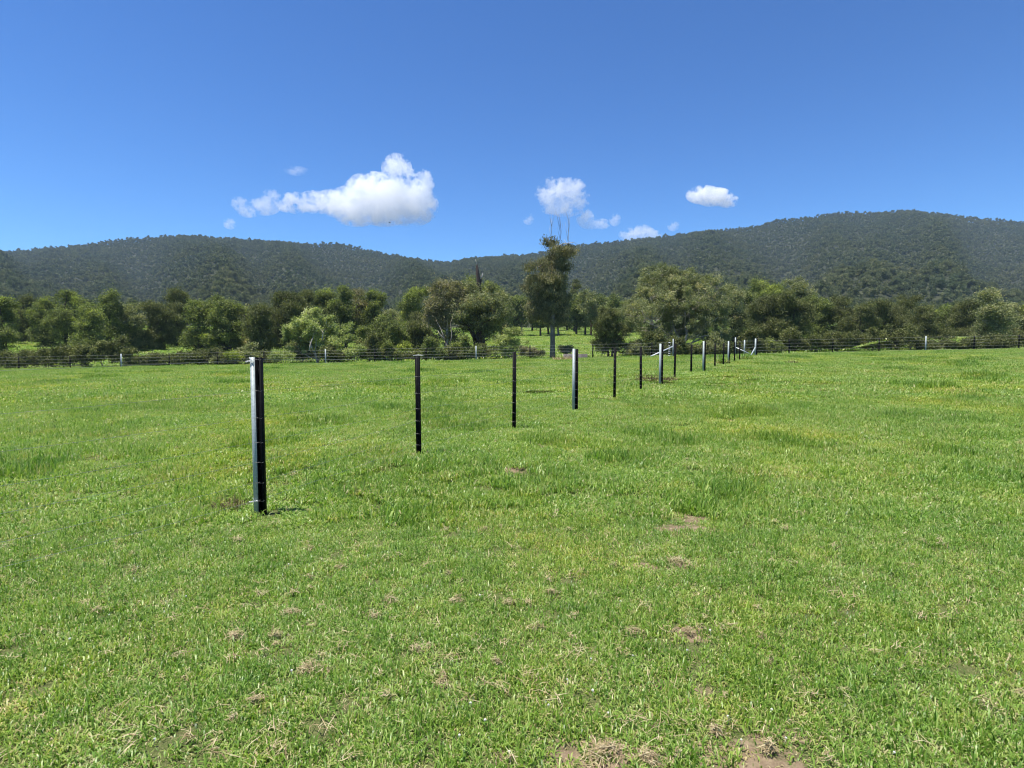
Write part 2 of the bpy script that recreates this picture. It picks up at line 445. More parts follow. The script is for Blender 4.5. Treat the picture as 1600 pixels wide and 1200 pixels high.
# 0-3 ordinary turf, 4-5 lush, 6-7 clover turf, 8 thin worn turf, 9 thatchy
for k in range(4):
    near.append(grass_proto('turf', blades(760, S, 0.062, 0.0050, 0.75, 0.42, 0.03, 0.35, 10 + k, clump=9), blades(620, S, 0.028, 0.006, 1.0, 0.37, 0.04, 0.5, 40 + k)))
for k in range(2):
    near.append(grass_proto('lush', blades(600, S, 0.11, 0.0058, 0.6, 0.38, 0.03, 0.15, 60 + k, clump=6), blades(300, S, 0.035, 0.0055, 0.9, 0.35, 0.05, 0.3, 70 + k)))
for k in range(2):
    near.append(grass_proto('clover', blades(420, S, 0.048, 0.005, 0.8, 0.48, 0.05, 0.3, 80 + k, clump=8), blades(320, S, 0.022, 0.0055, 1.0, 0.40, 0.1, 0.6, 90 + k), clovers=clover(280, S, 5 + k)))
near.append(grass_proto('worn', blades(110, S, 0.024, 0.005, 1.0, 0.5, 0.35, 0.6, 101, clump=5)))
near.append(grass_proto('thatchy', blades(560, S, 0.045, 0.005, 0.85, 0.50, 0.12, 0.5, 111, clump=7), blades(480, S, 0.02, 0.005, 1.1, 0.46, 0.3, 0.6, 112)))

def band(wd, hf, half, n, tag_, dt=0.0):
    L = []
    for k in range(3):
        L.append(grass_proto(tag_ + '_turf', blades(n, half, 0.055 * hf, wd, 0.8, 0.60 + dt, 0.06, 0.3, 200 + k, clump=18), blades(n * 7 // 10, half, 0.030 * hf, wd * 1.2, 1.1, 0.55 + dt, 0.08, 0.5, 220 + k)))
    L.append(grass_proto(tag_ + '_lush', blades(n, half, 0.085 * hf, wd, 0.7, 0.48 + dt, 0.03, 0.15, 240, clump=12), blades(n // 2, half, 0.04 * hf, wd * 1.2, 0.9, 0.45, 0.05, 0.4, 241)))
    L.append(grass_proto(tag_ + '_dry', blades(n * 8 // 10, half, 0.045 * hf, wd, 0.85, 0.55, 0.2, 0.4, 250, clump=14), blades(n // 2, half, 0.03 * hf, wd * 1.2, 1.1, 0.5, 0.25, 0.5, 251)))
    L.append(grass_proto(tag_ + '_worn', blades(n * 2 // 10, half, 0.03 * hf, wd, 1.0, 0.5, 0.35, 0.6, 260, clump=8)))
    return L
mid1 = band(0.0095, 1.0, 0.28, 1500, 'mid', 0.03)
mid = band(0.019, 1.1, 0.6, 1700, 'outer', 0.09)
far = []
for k in range(3):
    far.append(grass_proto('far_turf', blades(1900, 2.2, 0.16, 0.06, 0.95, 0.62 + 0.05 * k, 0.03, 0.3, 300 + k, clump=40)))

LUSH = [(640, 722, .42, .3), (860, 688, .35, .22), (970, 718, .38, .3), (1065, 692, .5, .35), (1150, 775, .35, .3), (420, 690, .4, .4), (500, 660, .6, .5), (820, 668, .35, .25),
        (1225, 690, .4, .5), (560, 610, .8, .4), (800, 600, .7, .4), (1235, 1070, .16, .14), (415, 800, .2, .1), (400, 560, .5, .5), (690, 640, .8, .5), (1180, 1010, .1, .1), (650, 1120, .1, .1)]
LUSH = [(ground_at(a, b).xy, c, d) for a, b, c, d in LUSH]
FEET = [(Vector((a, b)), .45, .9) for a, b, _ in _pf]
def spots(X, Y, L):
    m = np.zeros_like(X)
    for c, a, b in L: m = np.maximum(m, 1 - np.sqrt(((X - c.x) / a) ** 2 + ((Y - c.y) / b) ** 2))
    return m

def fan_points(step, r0, r1, jit, slope=1.02, side=1.5):
    ys = np.arange(max(0.2, r0 * 0.3), r1 + step, step); xm = r1 * slope + side
    xs = np.arange(-xm, xm, step)
    X, Y = np.meshgrid(xs, ys); X = X.ravel() + rng.uniform(-jit, jit, X.size); Y = Y.ravel() + rng.uniform(-jit, jit, X.size)
    r = np.hypot(X, Y)
    k = (Y > r0) & (Y < r1) & (np.abs(X) < Y * slope + side)
    return X[k], Y[k]

def tilt(X, Y, n):
    e = 0.3
    sx = (H(X + e, Y) - H(X - e, Y)) / (2 * e); sy = (H(X, Y + e) - H(X, Y - e)) / (2 * e)
    rz = rng.uniform(0, 2 * PI, n)
    # small slopes: rotate about z first, then lean with the ground
    return np.stack([np.arctan(sy), -np.arctan(sx), rz], -1)

X, Y = fan_points(0.2, 1.0, 5.2, 0.09)
n = len(X)
nz = vnoise(X, Y, 0.35, 11) + 0.6 * vnoise(X, Y, 1.1, 12)
cl = vnoise(X, Y, 0.25, 13) + 0.35 * (Y < 3.6)
dr = vnoise(X, Y, 0.5, 14) + 0.5 * vnoise(X, Y, 1.7, 15)
idx = rng.integers(0, 4, n)
idx = np.where(cl + rng.normal(0, .25, n) > 0.5, rng.integers(6, 8, n), idx)
idx = np.where(dr + rng.normal(0, .3, n) > 1.35, 9, idx)
idx = np.where(nz + rng.normal(0, .2, n) > 1.0, rng.integers(4, 6, n), idx)
ls = spots(X, Y, LUSH); bs = spots(X, Y, BARE)
idx = np.where(ls > 0, rng.integers(4, 6, n), idx)
idx = np.where(bs > -0.1, 9, idx); idx = np.where(bs > 0.1, 8, idx)
keep = (bs < 0.45) | (rng.random(n) < 0.25)
sc = rng.uniform(0.8, 1.2, n) * (1 + 0.25 * np.clip(nz, -1, 1)); sc = np.where(ls > 0, 0.9 + 0.4 * ls, sc)
sc3 = np.stack([np.full(n, 1.0), np.full(n, 1.0), sc], -1)
P = np.stack([X, Y, H(X, Y)], -1); rt = tilt(X, Y, n)
scatter('grass', P[keep], rt[keep], sc3[keep], idx[keep], near, 'short green pasture grass and clover of the foreground', 'grass')

def outer(r0, r1, step, side, protos, f1, label):
    X, Y = fan_points(step, r0, r1, step * 0.45, side=side); n = len(X)
    nz = vnoise(X, Y, 0.22, 21) + 0.7 * vnoise(X, Y, 0.55, 22); dr = vnoise(X, Y, 0.12, 23) + 0.6 * vnoise(X, Y, 0.6, 24)
    idx = rng.integers(0, 3, n); idx = np.where(dr + rng.normal(0, .3, n) > 1.0, 4, idx); idx = np.where(nz + rng.normal(0, .25, n) > 0.75, 3, idx)
    ls = spots(X, Y, LUSH); idx = np.where(ls > 0, 3, idx); bs = spots(X, Y, BARE); idx = np.where(bs > 0.05, 5, idx)
    keep = (bs < 0.5) | (rng.random(n) < 0.25)
    sc = rng.uniform(0.7, 1.3, n) * (1 + 0.4 * np.clip(nz, -1, 1)); sc = np.where(ls > 0, (1.0 + 0.6 * ls) * np.where(Y > 12, 0.8, 1.0), sc); sc = sc * np.where(spots(X, Y, FEET) > 0, 0.6, 1.0); sc3 = np.stack([np.ones(n), np.ones(n), sc], -1)
    scatter('grass', np.stack([X, Y, H(X, Y)], -1)[keep], tilt(X, Y, n)[keep], sc3[keep], idx[keep], protos, label, 'grass')
outer(5.0, 14.2, 0.36, 2, mid1, 1, 'green pasture grass around the nearest fence posts')
outer(14.0, 56, 0.66, 3, mid, 1, 'green pasture grass of the far half of the paddock')

X, Y = fan_points(2.6, 55, 200, 1.2, side=4)
n = len(X)
scatter('grass', np.stack([X, Y, H(X, Y)], -1), tilt(X, Y, n), rng.uniform(0.7, 1.3, n), rng.integers(0, 3, n), far, 'bright green pasture grass on the slope beyond the fence', 'grass')

# ------------------------------------------------------------------ trees
def bark(name, c1, c2, scale=6):
    return simple_mat(name, c1, c2, scale=scale, rough=0.9, bump=0.5, spec=0.15, stretch=(1, 1, 0.25))
M_bark_pale = bark('pale_gum_bark', (0.52, 0.47, 0.40), (0.26, 0.21, 0.17))
M_bark_grey = bark('grey_bark', (0.22, 0.19, 0.165), (0.10, 0.085, 0.075))
M_bark_dark = bark('dark_bark', (0.10, 0.075, 0.06), (0.04, 0.03, 0.025))
M_bark_red = bark('reddish_bark', (0.30, 0.13, 0.07), (0.14, 0.06, 0.035))
M_limb = bark('streaked_limb_bark', (0.42, 0.36, 0.30), (0.13, 0.10, 0.08), 3)
M_charred = bark('charred_wood', (0.05, 0.038, 0.033), (0.13, 0.09, 0.075), 3)
M_dead = bark('bleached_wood', (0.50, 0.47, 0.45), (0.3, 0.27, 0.25))
LM = {
    'olive': leaf_mat('gum_leaves', [(0, (0.07, 0.08, 0.04)), (0.5, (0.135, 0.145, 0.072)), (0.8, (0.21, 0.21, 0.105)), (1, (0.27, 0.23, 0.12))], 0.25, 0.5, 0.35),
    'brown': leaf_mat('brownish_gum_leaves', [(0, (0.07, 0.070, 0.040)), (0.5, (0.14, 0.133, 0.076)), (0.8, (0.22, 0.195, 0.115)), (1, (0.29, 0.23, 0.125))], 0.25, 0.5, 0.35),
    'green': leaf_mat('green_leaves', [(0, (0.060, 0.074, 0.028)), (0.5, (0.108, 0.126, 0.046)), (0.8, (0.165, 0.185, 0.065)), (1, (0.25, 0.265, 0.09))], 0.28, 0.45, 0.35),
    'bright': leaf_mat('pale_green_leaves', [(0, (0.075, 0.09, 0.035)), (0.5, (0.145, 0.168, 0.066)), (0.8, (0.25, 0.268, 0.11)), (1, (0.36, 0.36, 0.17))], 0.3, 0.45, 0.4),
    'dark': leaf_mat('casuarina_needles', [(0, (0.045, 0.052, 0.022)), (0.5, (0.085, 0.092, 0.036)), (0.8, (0.125, 0.13, 0.05)), (1, (0.18, 0.185, 0.065))], 0.2, 0.6, 0.25),
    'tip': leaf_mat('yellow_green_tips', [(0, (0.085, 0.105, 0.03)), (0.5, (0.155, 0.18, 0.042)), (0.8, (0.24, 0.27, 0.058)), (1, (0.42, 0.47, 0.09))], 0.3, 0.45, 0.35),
}

LSZ = 1.12
def leaf_mesh(name, C, rad, n_per, L, W, mat, droop=0.0, flat=0.75, seed=0, ctint=None, mat2=None, second=None):
    """leaf-sized faces spread in loose clumps round the centres C"""
    r = np.random.default_rng(seed); m = len(C)
    n_c = np.maximum((n_per * r.uniform(0.5, 1.5, m)).astype(int), 4)
    k = np.repeat(np.arange(m), n_c); n = len(k)
    g = r.normal(0, 1, (n, 3)); g /= np.linalg.norm(g, axis=1)[:, None]
    rr_ = rad[k] * np.abs(r.normal(0.62, 0.3, n)) * (1 + (r.random(n) < .1) * 0.35)
    P = C[k] + g * rr_[:, None] * np.array([1, 1, flat])
    # long axis of the leaf
    d = r.normal(0, 1, (n, 3)); d[:, 2] -= droop * 2.2; d /= np.linalg.norm(d, axis=1)[:, None]
    q = r.normal(0, 1, (n, 3)); q[:, 2] *= (1 - 0.5 * droop)
    s = np.cross(d, q); s /= np.linalg.norm(s, axis=1)[:, None] + 1e-9
    l = (LSZ * L * r.uniform(0.6, 1.35, n))[:, None]; w_ = (LSZ * W * r.uniform(0.7, 1.3, n))[:, None]
    V = np.stack([P - d * l / 2, P + s * w_ / 2 - d * l * 0.05, P + d * l / 2, P - s * w_ / 2 + d * l * 0.05], 1).reshape(-1, 3)
    ct = (r.normal(0.45, 0.21, m) if ctint is None else ctint)
    t = np.clip(ct[k] + r.normal(0, 0.14, n), 0, 1)
    me = np_mesh(name, V, [np.arange(4 * n).reshape(-1, 4)], mat, {'tint': ('POINT', np.repeat(t, 4))})
    if mat2:
        me.materials.append(mat2); me.polygons.foreach_set('material_index', np.isin(k, second).astype(np.int32)); me.update()
    return me

def clumps_in(lobes, n, seed, shell=2.0):
    """lobes: (centre xyz, radii xyz); returns clump centres spread in their volume, denser near the surface"""
    r = np.random.default_rng(seed)
    vol = np.array([l[1][0] * l[1][2] for l in lobes]); k = r.choice(len(lobes), n, p=vol / vol.sum())
    g = r.normal(0, 1, (n, 3)); g /= np.linalg.norm(g, axis=1)[:, None]
    g[:, 2] = np.where((g[:, 2] < 0) & (r.random(n) < 0.45), -g[:, 2], g[:, 2])
    u = r.random(n) ** (1 / (1 + shell))
    C = np.array([l[0] for l in lobes])[k]; Rd = np.array([l[1] for l in lobes])[k]
    return C + g * Rd * u[:, None], k

def wood_mesh(name, base, C, rad_c, trunk_r, trunk_top, mat, limbs=6, seed=0, stems=1, twigs=0.8, spread=0.5, fork=0.3):
    """tapered trunk(s), main limbs and a branch into every clump"""
    r = np.random.default_rng(seed); mb = MB()
    base = np.array(base, float); C = np.asarray(C)
    zmin, zmax = base[2], C[:, 2].max()
    hT = trunk_top - base[2]
    nodes = []
    for sidx in range(stems):
        off = np.array([r.uniform(-1, 1), r.uniform(-1, 1), 0]) * trunk_r * (2.2 if stems > 1 else 0)
        cen = C.mean(0)
        if stems > 1:
            grp = C[np.argsort(C[:, 0])]; grp = grp[int(len(grp) * sidx / stems): int(len(grp) * (sidx + 1) / stems)]; cen = grp.mean(0)
        top = np.array([base[0] * 0.35 + cen[0] * 0.65, base[1] * 0.5 + cen[1] * 0.5, trunk_top])
        pts = [base + off - [0, 0, 0.4]]
        for t in (0.12, 0.3, 0.5, 0.7, 0.86, 1.0):
            p = base + off + (top - base - off) * t + np.array([r.normal(0, .03), r.normal(0, .03), 0]) * hT * 0.5
            if t < 0.2: p[:2] = (base + off)[:2] + (p[:2] - (base + off)[:2]) * 0.5
            pts.append(p)
        tr = trunk_r / math.sqrt(stems)
        rad = [tr * 1.35, tr * 1.05, tr * 0.95, tr * 0.8, tr * 0.62, tr * 0.45, tr * 0.2]
        mb.tube(pts, rad, 9)
        for i in range(len(pts)): nodes.append((np.array(pts[i]), rad[i]))
    NP_ = np.array([p for p, _ in nodes]); NR = np.array([q for _, q in nodes])
    # main limbs towards far-apart clumps
    pick = [int(r.integers(len(C)))]
    dist = np.linalg.norm(C - C[pick[0]], axis=1)
    while len(pick) < min(limbs, len(C)):
        j = int(np.argmax(dist * r.uniform(0.7, 1.0, len(C)))); pick.append(j); dist = np.minimum(dist, np.linalg.norm(C - C[j], axis=1))
    limb_nodes = []
    for j in pick:
        tgt = C[j]
        cand = [i for i in range(len(NP_)) if base[2] + hT * fork <= NP_[i][2] + 1e-6 and NP_[i][2] < tgt[2] + 0.5]
        if not cand: cand = [min(range(len(NP_)), key=lambda i: abs(NP_[i][2] - (base[2] + hT * fork)))]
        i = min(cand, key=lambda i: np.linalg.norm(NP_[i] - tgt) + abs(tgt[2] - NP_[i][2] - 0.7 * np.linalg.norm((NP_[i] - tgt)[:2])))
        a = NP_[i]; ra = min(NR[i] * 0.75, trunk_r * 0.6); b = a + (tgt - a) * 0.9
        L = np.linalg.norm(b - a); pts = []
        for t in (0, 0.25, 0.5, 0.75, 1):
            p = a + (b - a) * t; p[2] += math.sin(PI * t) * 0.08 * L - (1 - t) * t * 0.1 * L
            if 0 < t < 1: p = p + r.normal(0, 0.04, 3) * L
            pts.append(p)
        rad = [ra, ra * 0.75, ra * 0.55, ra * 0.38, ra * 0.2]
        mb.tube(pts, rad, 6)
        for p, q in zip(pts[1:], rad[1:]): limb_nodes.append((p, q))
    LN = np.array([p for p, _ in limb_nodes] + [p for p, _ in nodes[2:]]); LR = [q for _, q in limb_nodes] + [q for _, q in nodes[2:]]
    for c in C:
        if r.random() > twigs: continue
        d = np.linalg.norm(LN - c, axis=1) + np.maximum(LN[:, 2] - c[2], 0) * 1.5
        i = int(np.argmin(d)); a = LN[i]; ra = min(LR[i] * 0.6, 0.07 * trunk_r / 0.25 + 0.015)
        m_ = (a + c) / 2 + r.normal(0, 0.07, 3) * np.linalg.norm(c - a)
        mb.tube([a, m_, c], [ra, ra * 0.65, ra * 0.25], 4, cap=False)
    return mb.mesh(name, mat, smooth=True)

TREES = 0
def tree(name, label, Y, basepx, lobes_px, n_cl, n_leaf, leaf, kind='olive', barkm=None, trunk_px=5, top=0.8, droop=0.2, group=None, limbs=7,
         stems=1, cl_r=(0.5, 0.9), tips=0.0, fork=0.3, depth=1.0, twigs=0.8, shell=2.0, cat='tree', flat=0.75, wood='trunk', base_sink=0):
    """pixel outline -> real size at distance Y; base stands on the terrain"""
    global TREES; TREES += 1; seed = 1000 + TREES * 13
    bx = (basepx - 800) / F * Y * 1.0
    b = Vector((bx, Y, Hs(bx, Y) - base_sink))
    root = empty(name, b, label, cat, group)
    k = Y / F; lobes = []
    r = np.random.default_rng(seed)
    for (px, py, rx, rz) in lobes_px:
        c = at(px, py, Y + r.uniform(-0.5, 0.5) * rx * k * depth) - b
        lobes.append(((c.x, c.y, c.z), (rx * k * 0.93, (rx + rz) / 2 * k * 0.95 * depth, rz * k * 0.93)))
    big = list(lobes)
    for (c0, r0) in big:
        for _ in range(2):
            a_ = r.uniform(-0.4, PI + 0.4); b_ = r.uniform(0, 2 * PI); f_ = r.uniform(0.35, 0.55)
            lobes.append(((c0[0] + math.cos(a_) * r0[0] * 0.85, c0[1] + math.cos(b_) * r0[1] * 0.7, c0[2] + math.sin(a_) * r0[2] * 0.85), (r0[0] * f_, r0[1] * f_, r0[2] * f_)))
    lobes[:len(big)] = [(c0, (r0[0] * .88, r0[1] * .88, r0[2] * .88)) for c0, r0 in big]
    C, which = clumps_in(lobes, n_cl, seed, shell)
    C[:, 2] = np.maximum(C[:, 2], 0.25)
    rad = r.uniform(cl_r[0], cl_r[1], n_cl)
    zt = max(c[0][2] + c[1][2] for c in lobes)
    ztop = zt * top
    obj('trunk' if wood == 'trunk' else 'stems', wood_mesh('trunk', (0, 0, 0), C, rad, trunk_px * k / 2, ztop, barkm or M_bark_grey, limbs, seed + 1, stems, twigs, fork=fork), root)
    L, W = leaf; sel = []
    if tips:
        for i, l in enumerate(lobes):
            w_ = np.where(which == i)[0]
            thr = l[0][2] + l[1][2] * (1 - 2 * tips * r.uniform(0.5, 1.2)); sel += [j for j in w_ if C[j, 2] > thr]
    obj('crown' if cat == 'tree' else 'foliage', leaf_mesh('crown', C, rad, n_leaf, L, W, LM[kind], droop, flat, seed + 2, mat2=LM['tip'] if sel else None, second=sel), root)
    return root

# --- riverside trees just past the boundary fence
t1 = tree('gum_tree', 'tall slim gum tree with a bare grey trunk and dead branches on top', 58, 863,
     [(855, 385, 11, 10), (880, 397, 17, 15), (893, 391, 9, 9), (846, 424, 22, 20), (874, 424, 22, 26), (833, 436, 11, 12), (842, 455, 21, 22), (869, 458, 24, 24), (856, 484, 28, 17), (835, 480, 13, 14), (884, 484, 13, 14), (862, 440, 24, 24), (850, 500, 22, 11), (878, 503, 18, 10), (832, 495, 10, 10), (858, 494, 30, 15), (855, 474, 34, 16), (862, 508, 16, 9)],
     430, 105, (0.25, 0.058), 'brown', M_bark_grey, 7.5, 0.93, 0.95, cl_r=(0.38, 0.75), limbs=9, fork=0.42, depth=1.0)
def dead_branch(parent, pts, r0, root_loc, seed, forks=3, mat=None):
    r = np.random.default_rng(seed); mb = MB()
    P = [Vector(p) - root_loc for p in pts]
    mb.tube(P, [r0 * (1 - 0.8 * i / (len(P) - 1)) for i in range(len(P))], 5)
    d = P[-1] - P[0]
    for j in range(forks):
        t = r.uniform(0.3, 0.8); a = P[0] + d * t; L = d.length * r.uniform(0.3, 0.55)
        e = a + Vector((r.uniform(-.35, .35) * L, r.uniform(-.3, .3) * L, L)); m_ = (a + e) / 2 + Vector((r.uniform(-.06, .06) * L, 0, 0))
        mb.tube([a, m_, e], [r0 * 0.45, r0 * 0.3, r0 * 0.12], 4)
    mb.build('dead_branch', mat or M_dead, parent)
t1l = t1.location
def pale_limb(parent, Y, pts, r0, mat=None):
    mb = MB(); P = [at(a, b, Y + 0.25 * i) - parent.location for i, (a, b) in enumerate(pts)]
    mb.tube(P, [r0 * (1 - 0.75 * i / (len(P) - 1)) for i in range(len(P))], 7); mb.build('limb', mat or M_bark_pale, parent, True)
for s_, (pts) in enumerate(([(860, 400), (860.7, 378), (861.3, 360), (862, 341)], [(874, 400), (874.8, 380), (875.4, 362), (876, 343)], [(887, 400), (887.8, 375), (888.8, 357), (890, 339)])):
    dead_branch(t1, [at(a, b, 58) for a, b in pts], 0.034, t1l, 50 + s_, 6, M_dead if s_ != 1 else M_bark_grey)
dead_branch(t1, [at(a, b, 57.6) for a, b in ((872, 386), (880, 381), (889, 380), (899, 378))], 0.09, t1l, 60, 1)
dead_branch(t1, [at(a, b, 58) for a, b in ((857, 385), (855.5, 376), (855, 371))], 0.07, t1l, 61, 0, M_bark_dark)

tb = tree('gum_tree', 'broad spreading gum tree with pale forked limbs, behind the far end of the post line', 66, 1066,
     [(1046, 446, 38, 24), (1014, 468, 32, 26), (1082, 455, 36, 24), (1112, 482, 28, 30), (1052, 484, 48, 30), (1000, 496, 26, 22), (1092, 504, 34, 20), (1122, 510, 18, 16), (1040, 514, 30, 16), (985, 486, 14, 16), (1012, 522, 20, 12), (1108, 528, 26, 12), (1050, 462, 52, 26), (1054, 484, 82, 60), (1060, 520, 60, 24)],
     950, 135, (0.19, 0.06), 'olive', M_bark_pale, 8, 0.72, 0.45, cl_r=(0.35, 0.75), limbs=18, stems=3, fork=0.10)
pale_limb(tb, 63.2, [(1066, 552), (1070, 536), (1073, 522), (1070, 508)], 0.20); pale_limb(tb, 63.2, [(1069, 550), (1080, 537), (1094, 520), (1108, 505), (1122, 496)], 0.09)
pale_limb(tb, 63.4, [(1066, 548), (1062, 532), (1054, 516), (1050, 500)], 0.12); pale_limb(tb, 63.4, [(1088, 528), (1104, 524), (1120, 524)], 0.06); pale_limb(tb, 63.0, [(1000, 502), (994, 490), (985, 480)], 0.06); pale_limb(tb, 63.2, [(1072, 522), (1078, 505), (1076, 488)], 0.08)
tl = tree('gum_tree', 'gum tree with pale leaning limbs, left one of the pair below the charred snag', 64, 700,
     [(700, 457, 18, 19), (684, 475, 21, 22), (706, 482, 18, 22), (690, 505, 24, 18), (672, 500, 12, 18), (716, 462, 14, 18), (704, 528, 20, 14), (690, 480, 30, 40)],
     330, 100, (0.20, 0.08), 'brown', M_bark_pale, 6, 0.75, 0.45, cl_r=(0.45, 0.85), limbs=8, stems=2, fork=0.12)
pale_limb(tl, 61.8, [(702, 562), (700, 545), (694, 528), (688, 512), (681, 500)], 0.09, M_limb); pale_limb(tl, 61.8, [(701, 545), (706, 525), (704, 505), (709, 490)], 0.06, M_limb); pale_limb(tl, 61.8, [(695, 530), (687, 522), (684, 516)], 0.05)
tree('gum_tree', 'dark trunked gum with dense olive crown, right one of the pair below the snag', 66, 741,
     [(728, 460, 22, 16), (766, 468, 22, 18), (744, 482, 26, 20), (774, 490, 20, 24), (734, 506, 24, 18), (760, 512, 24, 16), (724, 484, 14, 18), (750, 488, 42, 40)],
     430, 105, (0.20, 0.08), 'olive', M_bark_dark, 9, 0.75, 0.4, cl_r=(0.45, 0.85), limbs=9, stems=2, fork=0.15)
# charred snag
sb = Vector(((747 - 800) / F * 65.9, 65.9, Hs((747 - 800) / F * 65.9, 65.9)))
snag = empty('dead_tree', sb, 'charred broken snag rising above the paired gum trees', 'dead tree')
mb = MB()
mb.tube([Vector((0.1, 0, -0.3)), at(749, 500, 65.9) - sb, at(749, 455, 65.9) - sb, at(747.5, 436, 65.9) - sb, at(746, 424, 65.9) - sb, at(745, 414, 65.9) - sb, at(744.6, 411, 65.9) - sb], [0.36, 0.30, 0.27, 0.22, 0.19, 0.12, 0.03], 9)
mb.build('trunk', M_charred, snag)
mb = MB(); mb.tube([at(750, 444, 65.9) - sb, at(751.5, 437, 65.9) - sb, at(752.5, 430, 65.9) - sb], [0.15, 0.1, 0.03], 6); mb.build('broken_limb', M_charred, snag)
mb = MB(); mb.tube([at(751, 436, 65.8) - sb, at(754, 430, 65.8) - sb, at(754.5, 426, 65.8) - sb], [0.07, 0.05, 0.02], 5); mb.build('splinter', M_dead, snag)
mb = MB(); mb.tube([at(745, 415, 65.8) - sb, at(744, 409, 65.8) - sb, at(742.5, 405, 65.8) - sb], [0.05, 0.03, 0.015], 5); mb.build('splinter', M_dead, snag)

tp = tree('paperbark_tree', 'low pale green tree with bright tufted foliage behind the near left post', 59, 497,
     [(493, 489, 11, 7), (478, 508, 22, 13), (506, 506, 20, 12), (532, 516, 18, 13), (462, 525, 20, 14), (496, 526, 30, 16), (535, 534, 16, 14), (470, 546, 30, 13), (510, 546, 30, 13), (496, 524, 46, 26)],
     380, 85, (0.17, 0.075), 'bright', M_bark_pale, 4.5, 0.8, 0.0, cl_r=(0.3, 0.55), limbs=10, stems=3, fork=0.08, shell=1.4)
pale_limb(tp, 57.0, [(484, 548), (485, 538), (489, 527), (491, 520)], 0.09); pale_limb(tp, 57.0, [(510, 562), (513, 550), (512, 540)], 0.08); pale_limb(tp, 57.2, [(503, 530), (505, 520), (500, 512)], 0.06)
tree('round_tree', 'rounded mid green tree between the low pale tree and the second post', 64, 601,
     [(600, 511, 25, 17), (585, 525, 20, 17), (614, 526, 20, 18), (600, 540, 30, 13)],
     230, 95, (0.16, 0.075), 'green', M_bark_grey, 5, 0.8, 0.1, cl_r=(0.35, 0.65), limbs=8, fork=0.15)
tree('casuarina_tree', 'low feathery casuarina right of the tall slim gum tree', 60, 955,
     [(952, 494, 15, 13), (945, 515, 22, 19), (967, 520, 16, 18), (940, 540, 20, 14), (968, 543, 20, 12), (985, 545, 10, 9)],
     260, 90, (0.24, 0.045), 'dark', M_bark_dark, 4.5, 0.85, 0.5, cl_r=(0.35, 0.65), limbs=8, stems=2, fork=0.1)

# --- second line of trees, left of the tall gum
G2 = 'trees massed along the creek'
def bulk(label, Y, bx, lobes, kind, n=170, leaf=(0.24, 0.09), tips=0.0, nm='broadleaf_tree', droop=0.1, nl=95, bk=None, cr=(0.55, 1.0), group=G2, top=0.8):
    return tree(nm, label, Y, bx, lobes, n, nl, leaf, kind, bk or M_bark_dark, 5, top, droop, group, limbs=8, cl_r=cr, tips=tips, fork=0.12)
CA = dict(nm='casuarina_tree', droop=0.55, leaf=(0.34, 0.055), nl=130)
bulk('dense tree with a yellow green top at the left edge of the photo', 80, 362, [(358, 484, 17, 16), (362, 510, 24, 22), (356, 535, 26, 18)], 'green', tips=0.22)
bulk('brownish green tree between the left edge tree and the first casuarina', 84, 385, [(384, 492, 14, 12), (386, 515, 20, 18), (384, 540, 24, 14)], 'olive')
bulk('short dark casuarina standing above the near left post', 76, 408, [(410, 488, 13, 11), (402, 512, 19, 22), (414, 536, 20, 18)], 'dark', 190, tips=0.1, **CA)
bulk('tall dark casuarina with a feathery top left of the low pale tree', 80, 446, [(438, 475, 15, 14), (456, 470, 14, 14), (446, 498, 24, 26), (440, 530, 22, 22)], 'dark', 260, tips=0.06, **CA)
bulk('dark casuarina whose top shows just left of the low pale tree crown', 84, 478, [(474, 468, 14, 12), (480, 492, 20, 22), (476, 525, 22, 24)], 'dark', 220, **CA)
bulk('tree with two bright domed tops right above the low pale tree', 90, 510, [(498, 467, 12, 12), (512, 464, 13, 13), (508, 490, 24, 20), (506, 522, 24, 22)], 'green', 210, tips=0.2)
bulk('pointed tree with a light green peak above the low pale tree right side', 88, 541, [(541, 466, 11, 14), (540, 486, 18, 20), (544, 516, 20, 24)], 'green', 200, tips=0.16)
bulk('dark brown topped tree between two light green peaks', 92, 562, [(561, 462, 12, 10), (560, 484, 16, 18), (562, 516, 18, 24)], 'brown', 180)
bulk('light topped tree above the rounded mid green tree', 90, 586, [(578, 464, 10, 12), (588, 474, 13, 14), (584, 496, 20, 20), (588, 524, 22, 22)], 'green', 210, tips=0.2)
bulk('low grey green tree in the dip of the tree line', 100, 612, [(610, 492, 14, 11), (614, 514, 20, 20), (612, 538, 22, 16)], 'olive', 150)
bulk('round headed tree with bright yellow green crown left of the paired gums', 84, 646, [(652, 462, 17, 13), (642, 478, 18, 14), (650, 496, 24, 20), (644, 524, 26, 22)], 'green', 250, tips=0.3)
bulk('feathery grey green casuarina below the bright round crown', 74, 655, [(652, 515, 18, 20), (640, 534, 20, 16), (664, 540, 18, 14)], 'dark', 180, **CA)
bulk('dark green dome behind the charred snag', 88, 755, [(736, 450, 20, 13), (762, 452, 20, 14), (752, 475, 34, 22), (770, 495, 24, 24), (712, 455, 16, 16), (752, 520, 36, 24)], 'green', 260, tips=0.06)
bulk('thin topped tree between the paired gums and the paddock trees', 92, 786, [(784, 468, 12, 12), (790, 490, 14, 20), (786, 515, 14, 16)], 'olive', 140)
